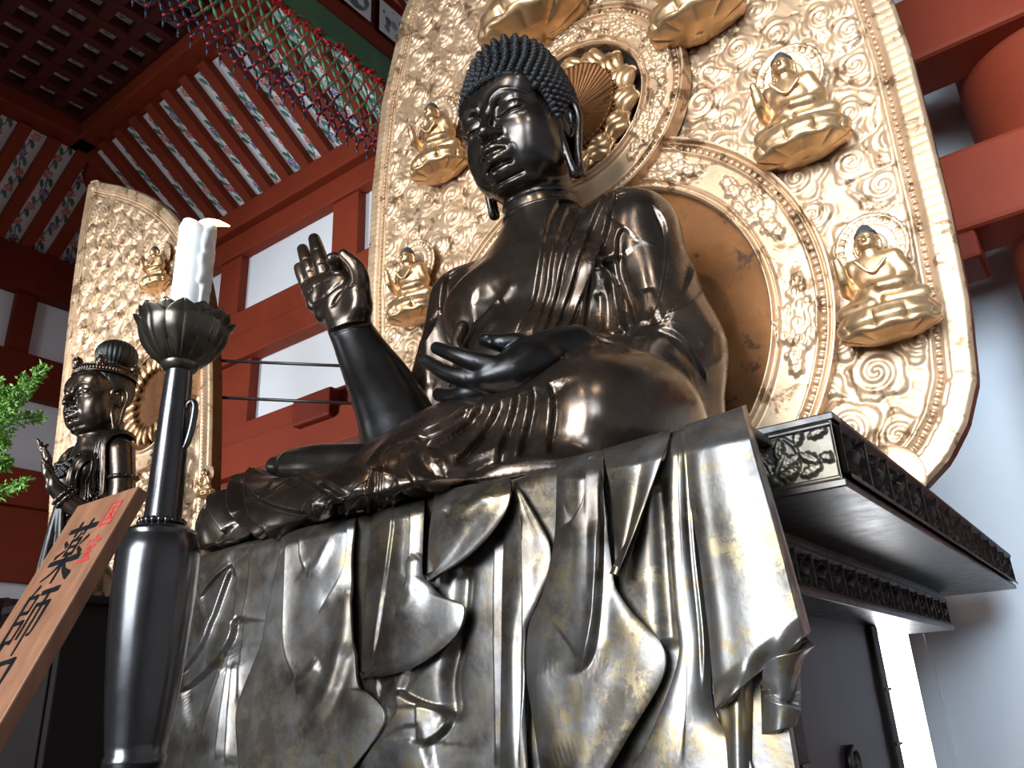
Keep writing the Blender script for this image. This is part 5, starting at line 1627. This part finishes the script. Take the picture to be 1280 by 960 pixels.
    for k in range(9):
        a = -.62+k*.15; top = hh*(.97-.10*abs(a)-.05*rng.random()); bot = hh*rng.choice([.02,.05,.15,.3]) if abs(a) < .6 else hh*.35
        pts = []; z = top
        while z > bot: pts.append(pe(a+rng.uniform(-.05,.05), rc*(1.02+.10*rng.random()), z)); z -= hh*.11
        pts.append(pe(a, rc*1.04, bot))
        if len(pts) > 1: S.chain(pts, [rc*.13*rng.uniform(.7,1.25) for _ in pts], .010)
        for _ in range(4): S.ell(pe(a+rng.uniform(-.1,.1), rc*1.10, rng.uniform(bot, top)), (rc*.16,rc*.16,rc*.26), .008)
    V, Q = S.mesh(1); mesh_np('wax_drips', V, Q, M['wax_grey'], CN)
    wx = e*rc*.35; mb = MB(); mb.tube([wx+[0,0,hh-.03], wx+[0,0,hh-.006], wx+e*.004+[0,0,hh+.004]], .0028, 6); mb.build('wick', M['darkwood'], CN, True)
    # flame blown towards the viewer's right
    S = SDF((-.12,-.12,hh-.06), (.12,.12,hh+.06), .0028)
    b = wx+np.array([0,0,hh-.004])
    S.chain([b, b+d*.020+[0,0,.006], b+d*.048+[0,0,.010], b+d*.078+[0,0,.007]], [.009,.013,.009,.003], .012)
    V, Q = S.mesh(2); mesh_np('flame', V, Q, M['flame'], CN)
    l = bpy.data.lights.new('candle_light', 'POINT'); l.energy = 2.0; l.color = (1,.62,.25); l.shadow_soft_size = .012
    lo = bpy.data.objects.new('candle_light', l); COL.objects.link(lo); lo.location = CA*np.array([1,1,0])+d*.06+np.array([0,0,zc1+.03])
M['bronze_gloss'] = mat_bronze('black_bronze_gloss', (.085,.085,.090), (.11,.10,.098), .18, .28, 4, 0)
M['bronze_olive'] = mat_bronze('olive_bronze', (.075,.066,.056), (.17,.14,.10), .24, .40, 9, 0)
def _wax(n, c, em):
    t = NT(n); t.set(Base_Color=c, Roughness=.45, Subsurface_Weight=.25, Subsurface_Radius=(.02,.014,.01)); return t.m
M['wax'] = _wax('white_wax', (.95,.945,.93), 0); M['wax_grey'] = _wax('dripped_wax', (.72,.71,.68), 0)
_t = NT('flame'); _t.set(Base_Color=(1,.6,.2), Emission_Color=(1,.55,.16), Emission_Strength=9.0); M['flame'] = _t.m
build_candle()

# ---------------- altar table just below the picture that carries the stand and the sign
AT = thing('altar_table', 'low black lacquered altar table under the candle stand, below the picture edge', 'table', (-.2, -1.85, FLOOR))
_m = MB(); _m.box((-1.3,-.45,ALT-.05-FLOOR), (1.0,.45,ALT-FLOOR)); bevel(_m.build('table_top', M['darkwood'], AT), .008)
for sx in (-1.2, .9):
    for sy in (-.38, .38):
        _m = MB(); _m.box((sx-.05,sy-.05,0), (sx+.05,sy+.05,ALT-.05-FLOOR)); bevel(_m.build('leg', M['darkwood'], AT), .006)

# ---------------- leaning wooden sign with brush writing
def build_sign():
    D = -ray(930, -688); D /= np.linalg.norm(D)
    TL = atd(97, 632, 1.60); rt = ray(173, 607); TR = CP+rt*(np.dot(TL-CP, D)/np.dot(rt, D))
    W = TR-TL; w = np.linalg.norm(W); W /= w
    N = np.cross(D, W);  N /= np.linalg.norm(N)
    if np.dot(N, CP-TL) < 0: N = -N
    th = .026
    # length: down to the table top
    ln = (ALT+.004-TL[2])/D[2]
    e = thing('wooden_sign', 'leaning wooden board with black brush writing and red characters beside the candle stand', 'sign', TL+D*ln)
    B = TL+D*ln
    mb = MB(); mb.obox(TL+W*w/2+D*ln/2-N*th/2-B, W*w/2, D*ln/2, N*th/2); bevel(mb.build('board', M['signwood'], e), .003)
    def stroke(mb, pts, w0, w1, o, sc, wm=None):
        pts = catmull(np.array(pts, float), n=8) if len(pts) > 2 else np.array([np.array(pts[0])*(1-t)+np.array(pts[1])*t for t in np.linspace(0,1,8)])
        T = np.gradient(pts, axis=0); T /= np.linalg.norm(T, axis=1)[:,None]+1e-9; S_ = np.stack([-T[:,1], T[:,0]], 1)
        t = np.linspace(0, 1, len(pts)); ww = (w0+(w1-w0)*t)*(1-.25*np.sin(t*math.pi))*.5
        ww[0] *= .7; ww[-1] *= .75
        pts = pts.copy(); pts[0] -= T[0]*w0*.25; pts[-1] += T[-1]*w1*.25
        n = len(pts); L_, R_ = pts+S_*ww[:,None], pts-S_*ww[:,None]
        def to(P, z): return [TL+W*(o[0]+p[0]*sc[0])+D*(o[1]+p[1]*sc[1])+N*z-B for p in P]
        V = to(L_, .0008)+to(R_, .0008)+to(L_, -.0004)+to(R_, -.0004)
        F = [(i,i+1,n+i+1,n+i) for i in range(n-1)]+[(2*n+i,3*n+i,3*n+i+1,2*n+i+1) for i in range(n-1)]+[(i,2*n+i,2*n+i+1,i+1) for i in range(n-1)]+[(n+i,n+i+1,3*n+i+1,3*n+i) for i in range(n-1)]+[(0,n,3*n,2*n),(n-1,3*n-1,4*n-1,2*n-1)]
        mb.add(V, F)
    K = .105
    G = {}
    G['yaku'] = [([(.08,.15),(.92,.13)],K,K*1.1), ([(.33,.03),(.35,.25)],K,K*.8), ([(.68,.02),(.63,.25)],K,K*.7), ([(.53,.23),(.46,.31)],K*.8,K*.4),
        ([(.37,.33),(.38,.57)],K*.8,K*.8), ([(.37,.33),(.63,.32)],K*.7,K*.7), ([(.63,.32),(.62,.57)],K*.9,K*.8), ([(.38,.44),(.62,.44)],K*.6,K*.6), ([(.38,.56),(.62,.56)],K*.7,K*.7),
        ([(.14,.33),(.27,.41)],K*.7,K*.9), ([(.10,.58),(.29,.49)],K*.9,K*.4), ([(.86,.31),(.72,.42)],K*.9,K*.4), ([(.73,.48),(.90,.58)],K*.6,K),
        ([(.04,.68),(.96,.65)],K,K*1.2), ([(.50,.58),(.51,1.0)],K*1.1,K*.9), ([(.47,.70),(.30,.85),(.08,.95)],K,K*.3), ([(.54,.69),(.70,.83),(.95,.94)],K*.6,K*1.5)]
    G['shi'] = [([(.27,.0),(.17,.14)],K*.9,K*.5), ([(.14,.16),(.15,.93)],K,K), ([(.14,.17),(.41,.16)],K*.7,K*.8), ([(.41,.16),(.40,.42)],K*.9,K*.7), ([(.15,.41),(.40,.41)],K*.7,K*.7),
        ([(.15,.57),(.43,.55)],K*.7,K*.8), ([(.43,.55),(.41,.86)],K*.9,K*.8), ([(.15,.85),(.41,.84)],K*.7,K*.7),
        ([(.50,.12),(.99,.09)],K,K*1.1), ([(.55,.30),(.56,.80)],K,K*.8), ([(.55,.31),(.93,.29)],K*.7,K*.9), ([(.93,.29),(.92,.72),(.83,.77)],K*1.1,K*.4), ([(.74,.12),(.75,1.04)],K*1.1,K*.7)]
    G['nyo'] = [([(.26,.02),(.12,.58),(.42,.92)],K,K*.9), ([(.40,.25),(.30,.65),(.04,.95)],K,K*.3), ([(.0,.34),(.49,.30)],K,K), ([(.58,.28),(.60,.88)],K,K), ([(.58,.29),(.95,.26)],K*.8,K), ([(.95,.26),(.92,.86)],K*1.2,K), ([(.60,.82),(.92,.80)],K*.8,K*.8)]
    G['koku'] = [([(.1,.08),(.1,.96)],K,K), ([(.1,.08),(.9,.08)],K*.8,K), ([(.9,.08),(.9,.96)],K*1.1,K), ([(.1,.92),(.9,.92)],K*.8,K*.8), ([(.27,.28),(.73,.28)],K*.7,K*.7), ([(.29,.5),(.71,.5)],K*.7,K*.7), ([(.24,.73),(.76,.73)],K*.8,K*.8), ([(.5,.28),(.5,.73)],K*.8,K*.8), ([(.6,.57),(.69,.66)],K*.6,K*.8)]
    G['hou'] = [([(.5,.0),(.5,.12)],K,K*.8), ([(.13,.16),(.1,.3)],K,K*.7), ([(.13,.17),(.9,.16),(.83,.3)],K*.8,K*.6), ([(.22,.42),(.78,.41)],K*.9,K), ([(.27,.63),(.73,.62)],K*.8,K*.8), ([(.08,.92),(.92,.9)],K,K*1.2), ([(.5,.42),(.5,.9)],K,K), ([(.64,.70),(.74,.8)],K*.7,K)]
    def glyph(name, key, px0, wpx, hpx, mat, lab):
        # px0: where the centre of the character is seen on the face
        d = ray(*px0); t = np.dot(TL-CP, N)/np.dot(d, N); c = CP+d*t-TL
        u, v = np.dot(c, W), np.dot(c, D)
        mb = MB()
        for pts, a, b in G[key]: stroke(mb, pts, a, b, (u-wpx/2, v-hpx/2), (wpx, hpx))
        o = mb.build(name, mat, e); o['label'] = lab
    s = w
    glyph('brush_character', 'yaku', (88,688), s*.50, s*.62, M['ink'], 'first black brush character')
    glyph('brush_character', 'shi', (34,773), s*.50, s*.60, M['ink'], 'second black brush character')
    glyph('brush_character', 'nyo', (-14,850), s*.52, s*.60, M['ink'], 'third black brush character, cut by the picture edge')
    glyph('red_character', 'koku', (139,641), s*.20, s*.27, M['redink'], 'upper red character')
    glyph('red_character', 'hou', (112,686), s*.21, s*.27, M['redink'], 'lower red character')
def _signwood():
    t = NT('reddish_sign_wood')
    g = t.ramp(t.noise(3, 6, .6, stretch=(9,9,1.2), dist=.4), [(.3, 0.0), (.7, 1.0)])
    s = t.ramp(t.noise(60, 6, .7, stretch=(6,6,.5)), [(.66, 0.0), (.74, 1.0)])
    t.set(Base_Color=t.mix(s, t.mix(g, s2l((112,72,48)), s2l((150,101,70))), s2l((176,134,102))), Roughness=.5); t.bump(t.noise(30, 5, stretch=(6,6,1)), .06, .003); return t.m
M['signwood'] = _signwood()
M['ink'] = mat_plain('black_ink', (.008,.008,.009), .9, 0, .2, spec=.1); M['redink'] = mat_plain('red_ink', (200,40,40), .6, 0, .15, 40)
build_sign()

# ---------------- dark cabinet added to fill the dark gap behind the sign
_c = atd(98, 880, 2.9)
M['blackwood'] = mat_plain('dull_black_brown_wood', (.014,.010,.009), .75, 0, .3, 3, spec=.12)
CB2 = thing('dark_cabinet', 'narrow dark lacquered cabinet filling the dark gap between the sign and the candle stand', 'cabinet', (_c[0], _c[1], FLOOR))
def build_cabinet():
    x0, x1, y0, y1, z1 = -.40, .05, -.12, .16, -.16-FLOOR
    m = MB(); m.box((x0,y0,0), (x1,y1,z1)); bevel(m.build('body', M['blackwood'], CB2), .006)
    m = MB(); m.box((x0-.02,y0-.02,z1), (x1+.02,y1+.02,z1+.03)); bevel(m.build('top', M['blackwood'], CB2), .006)
    m = MB(); m.box((x0+.03,y0-.012,.15), (x1-.03,y0,z1-.06)); d = m.build('door', M['blackwood'], CB2); bevel(d, .005)
    m = MB(); m.lathe([(0,0),(.014,0),(.011,.014),(0,.016)], 16, (x1-.06, y0-.012, z1*.5), (0,-1,0)); m.build('knob', M['bronze_olive'], d, True)
build_cabinet()

# ---------------- green sprig at the left edge
def build_plant():
    base = atd(-120, 690, 1.95)
    e = thing('evergreen_sprig', 'bright green leafy sprig reaching in at the left edge', 'plant', (base[0], base[1], ALT))
    B = np.array(e.location); rng = random.Random(8)
    stem = MB(); leaf = MB()
    def at_(x, y, d): return atd(x, y, d)
    br = [[(-120,690,1.95),(-60,600,1.93),(-10,540,1.92),(22,500,1.91),(36,478,1.90)],
          [(-30,560,1.92),(5,535,1.90),(25,523,1.89),(50,521,1.88)],
          [(10,515,1.91),(25,490,1.93),(38,474,1.95),(56,459,1.97)],
          [(-40,585,1.92),(-10,560,1.88),(8,552,1.86)], [(-60,600,1.92),(-20,620,1.88),(5,612,1.87),(33,602,1.86)],
          [(-10,545,1.92),(0,515,1.95),(4,498,1.96),(9,490,1.96)], [(-30,570,1.9),(-15,540,1.86),(0,520,1.84),(14,505,1.84)], [(-20,560,1.9),(-5,575,1.87),(5,580,1.86)], [(-40,590,1.9),(-25,545,1.88),(-14,500,1.86),(-5,475,1.86)]]
    dens = [22, 13, 11, 16, 13, 16, 18, 14, 20]
    for b, dn in zip(br, dens):
        P_ = catmull([at_(*q)-B for q in b], n=12)
        stem.tube(P_, np.linspace(.004, .0012, len(P_)), 6)
        T = np.gradient(P_, axis=0)
        n = dn*4
        for k in range(n):
            t = .18+.82*k/n; i = min(len(P_)-1, int(t*(len(P_)-1))); p = P_[i]; tt = T[i]/np.linalg.norm(T[i])
            r = np.array([rng.gauss(0,1) for _ in range(3)]); s = np.cross(tt, r); s /= np.linalg.norm(s)
            d = tt*.75+s*.75; d /= np.linalg.norm(d); L = .034*(1.1-.7*t)*rng.uniform(.7,1.2)
            # a scaly twig: three small leaflets along a short side shoot
            for q in range(4):
                c = p+d*L*(.25+.25*q); s2 = np.cross(d, np.array([rng.gauss(0,1) for _ in range(3)])); s2 /= np.linalg.norm(s2)
                dd = d*.8+s2*.6; dd /= np.linalg.norm(dd); nn = np.cross(dd, s2); nn /= np.linalg.norm(nn); w_ = np.cross(nn, dd)
                l_, ww = .013*rng.uniform(.7,1.2), .0034
                leaf.add([c, c+dd*l_*.45+w_*ww+nn*.001, c+dd*l_, c+dd*l_*.45-w_*ww+nn*.001, c+dd*l_*.5-nn*.0016], [(0,1,2,3),(0,4,1),(1,4,2),(2,4,3),(3,4,0)])
    stem.build('stems', M['stem'], e, True); leaf.build('foliage', M['leaf'], e, False)
    mb = MB(); c = base-B; mb.lathe([(.05,0),(.06,.02),(.07,.12),(.05,.22),(.028,.28),(.035,.30)], 32, (c[0], c[1], 0)); mb.build('vase', M['bronze_gloss'], e, True)
    stem2 = MB(); stem2.tube([c*np.array([1,1,0])+[0,0,.2], c*np.array([1,1,.5])+[0,0,.12], c], .005, 8); stem2.build('stems', M['stem'], e, True)
def _leaf():
    t = NT('green_leaf'); t.set(Base_Color=t.mix(t.noise(40, 3), (.10,.26,.035), (.28,.50,.08)), Roughness=.5); return t.m
M['leaf'] = _leaf(); M['stem'] = mat_plain('green_stem', (.12,.20,.05), .6)
build_plant()

# ---------------- canopy above: green valance, red tufts and a net of coloured beads
def build_canopy():
    X = -2.2
    lowA, lowB = atx(372, 8, X), atx(486, 108, X)
    zl_ = (lowA[2]+lowB[2])/2; y0, y1 = -1.9, 1.6
    e = thing('hanging_canopy', 'green and red ceiling canopy with a fringe net of coloured beads left of the screen', 'canopy', (X, 0, zl_)); B = np.array([X, 0, zl_])
    def part(name, lo, hi, mat, bv=.006):
        m = MB(); m.box((-hi[0],lo[1],lo[2]), (-lo[0],hi[1],hi[2])); o = m.build(name, mat, e); bevel(o, bv); return o
    part('valance', (0,y0,0), (.06,y1,.26), M['greenpaint']); part('rail', (-.02,y0,.26), (.10,y1,.42), M['red_dark'])
    n = 0; 
    rng = random.Random(4)
    step = .46; y = y0+.05
    while y < y1-.2:
        # painted square between red uprights
        k = 40; g = np.linspace(0, .36, k); gu, gv = np.meshgrid(g, g, indexing='ij'); C = np.tile(np.array([.66,.66,.66]), (k,k,1))
        nz_ = vnoise(gu*16+y*7, gv*16, 3); rr = np.hypot(gu-.18, gv-.18)
        C[(nz_ > .52) & (rr < .155)] = (.16,.20,.20); C[(nz_ > .66) & (rr < .15)] = (.10,.12,.13); C[(rr < .045)] = (.30,.26,.30)
        V = np.stack([np.full(k*k, .045), (gu+y+.05).ravel(), (gv+.43).ravel()], 1)
        o = mesh_np('painted_square', V, grid_faces(k, k, True), M['painted'], e, False); set_paint(o, C.reshape(-1,3))
        if o.data.polygons[0].normal.x > 0: o.data.flip_normals()
        part('upright', (0,y-.05,.42), (.08,y+.05,.80), M['red_dark'])
        y += step
    part('backing', (.05,y0,.42), (.09,y1,.80), M['red_dark']); part('rail', (-.02,y0,.80), (.10,y1,.94), M['red_dark'])
    y = y0+.1
    while y < y1:
        k1, k2 = 60, 12; a = np.linspace(0, 1.0, k1); b = np.linspace(-.085, .085, k2); ga, gb = np.meshgrid(a, b, indexing='ij'); C = np.tile(np.array([.62,.62,.62]), (k1,k2,1))
        mid = .03*np.sin(ga*11+y*5); C[np.abs(gb-mid) < .012] = (.10,.14,.13); C[(np.abs((ga % .22)-.11) < .045) & (np.abs(gb-mid) < .045) & (vnoise(ga*50, gb*60, 5) > .45)] = (.2,.2,.22)
        V = np.stack([.10+.45*ga, gb+y, .94+.75*ga], 2).reshape(-1,3)
        o = mesh_np('painted_strip', V, grid_faces(k1, k2), M['painted'], e, False); set_paint(o, C.reshape(-1,3))
        m = MB(); m.bar((.07,y+.14,.94), (.55,y+.14,1.72), .10, .10, (-1,0,.6)); m.build('rib', M['red_dark'], e)
        y += .28
    m = MB(); m.bar((.16,0,.94), (.62,0,1.70), y1-y0, .03, (-1,0,.6)); m.build('backing', M['red_dark'], e)
    # tufts
    mb = MB()
    for k in range(int((y1-y0)/.016)):
        yy = y0+k*.016
        mb.ball((-.03+rng.uniform(-.03,.02), yy, rng.uniform(-.06,.03)), (rng.uniform(.012,.028), rng.uniform(.010,.022), rng.uniform(.014,.034)), 6, 4)
    o = mb.build('tufts', M['tuft'], e, True); o['kind'] = 'stuff'; o['label'] = 'row of fluffy red tufts'
    # net of bead strings: diamonds, ending in free tips
    G_, R_, D_ = MB(), MB(), MB(); cs, rs = .105, .115; rows = 8
    cols = int((y1-y0)/cs)
    P_ = {}
    for j in range(rows+1):
        for c in range(cols+1):
            P_[j,c] = np.array([-.035+.02*rng.uniform(-1,1), y0+(c+.5*(j % 2))*cs+rng.uniform(-.006,.006), -.04-j*rs*(1-.02*j)+rng.uniform(-.006,.006)])
    for j in range(rows):
        for c in range(cols):
            for dc in ((0, 1) if j % 2 else (-1, 0)):
                if (j+1, c+dc) not in P_: continue
                a, b = P_[j,c], P_[j+1,c+dc]; g = (c+j+dc) % 3
                tgt = (D_ if (j > 3 and g == 0) or (j > 5) or (dc in (1,) and j % 3 == 2) else G_)
                tgt.tube([a+(b-a)*.10, a+(b-a)*.5, a+(b-a)*.9], [.007,.0125,.007], 6)
            R_.ball(P_[j,c], .017, 6, 4)
    for c in range(cols):
        p = P_[rows,c]; D_.tube([p, p+np.array([0,0,-.05]), p+np.array([0,.004,-.10])], [.006,.011,.004], 6); R_.ball(p, .014, 6, 4)
    for mbx, nm, mt in ((G_,'green_bead_strings',M['beadgreen']), (R_,'red_beads',M['beadred']), (D_,'dark_bead_strings',M['beadblue'])):
        o = mbx.build(nm, mt, e, True); o['kind'] = 'stuff'
M['greenpaint'] = mat_plain('dull_green_paint', (72,110,78), .6, 0, .25, 5)
M['tuft'] = mat_plain('red_tuft', (205,32,40), .8, 0, .3, 40)
M['beadgreen'] = mat_plain('green_bead', (86,148,110), .35, 0, .25, 30); M['beadred'] = mat_plain('red_bead', (200,50,45), .35, 0, .2, 30); M['beadblue'] = mat_plain('dark_blue_bead', (34,42,70), .3, 0, .3, 30)
build_canopy()
# ================================================================== light and camera
def area(name, loc, to, sx, sy, power, col, spread=180):
    l = bpy.data.lights.new(name, 'AREA'); l.shape = 'RECTANGLE'; l.size = sx; l.size_y = sy
    l.energy = power; l.color = col; l.spread = math.radians(spread)
    o = bpy.data.objects.new(name, l); COL.objects.link(o); o.location = loc
    o.rotation_euler = (Vector(to)-Vector(loc)).to_track_quat('-Z', 'Y').to_euler(); return o
def spot(name, loc, to, power, col, ang, blend=.5, r=.05):
    l = bpy.data.lights.new(name, 'SPOT'); l.energy = power; l.color = col; l.spot_size = math.radians(ang)
    l.spot_blend = blend; l.shadow_soft_size = r
    o = bpy.data.objects.new(name, l); COL.objects.link(o); o.location = loc
    o.rotation_euler = (Vector(to)-Vector(loc)).to_track_quat('-Z', 'Y').to_euler(); return o
area('door_daylight', (-.6, -10.5, 2.2), (-.6, 0, -1.0), 5.4, 5.4, 640, (.80,.90,1.0), 95)
area('left_daylight', (-9.2, -5.5, .6), (-4.2, 2.7, 2.4), 3.4, 3.0, 190, (.88,.94,1.0), 58)
area('right_wall_fill', (3.5, -4.6, 2.2), (1.9, 2.7, 1.2), 2.6, 2.8, 70, (.66,.83,1.0), 52)  # added fill aimed at the right wall, no opening behind it
spot('lamp_right', (3.4, -5.0, 5.2), (.4, .5, 1.5), 230, (1.0,.90,.78), 36, .6, .12)
spot('lamp_centre', (.4, -5.6, 4.6), (-.6, .5, 2.0), 330, (1.0,.86,.70), 50, .6, .12)
spot('lamp_left', (-5.2, -4.6, 4.0), (-4.4, .3, 1.4), 180, (1.0,.92,.82), 44, .6, .12)
w = bpy.data.worlds.new('hall_air'); scene.world = w; w.use_nodes = True
w.node_tree.nodes['Background'].inputs['Color'].default_value = (.55,.52,.52,1)
w.node_tree.nodes['Background'].inputs['Strength'].default_value = .20
cam = bpy.data.cameras.new('camera'); cam.sensor_fit = 'HORIZONTAL'; cam.sensor_width = 36.0
cam.lens = 36.0*F0/1280.0; cam.clip_start = .02; cam.clip_end = 100
co = bpy.data.objects.new('camera', cam); COL.objects.link(co)
co.matrix_world = Matrix(((CM[0][0],CM[1][0],-CM[2][0],CP[0]),(CM[0][1],CM[1][1],-CM[2][1],CP[1]),(CM[0][2],CM[1][2],-CM[2][2],CP[2]),(0,0,0,1)))
scene.camera = co
vs = scene.view_settings; vs.view_transform = 'Standard'; vs.look = 'None'; vs.gamma = 1.0; vs.exposure = 0.0; vs.use_curve_mapping = False
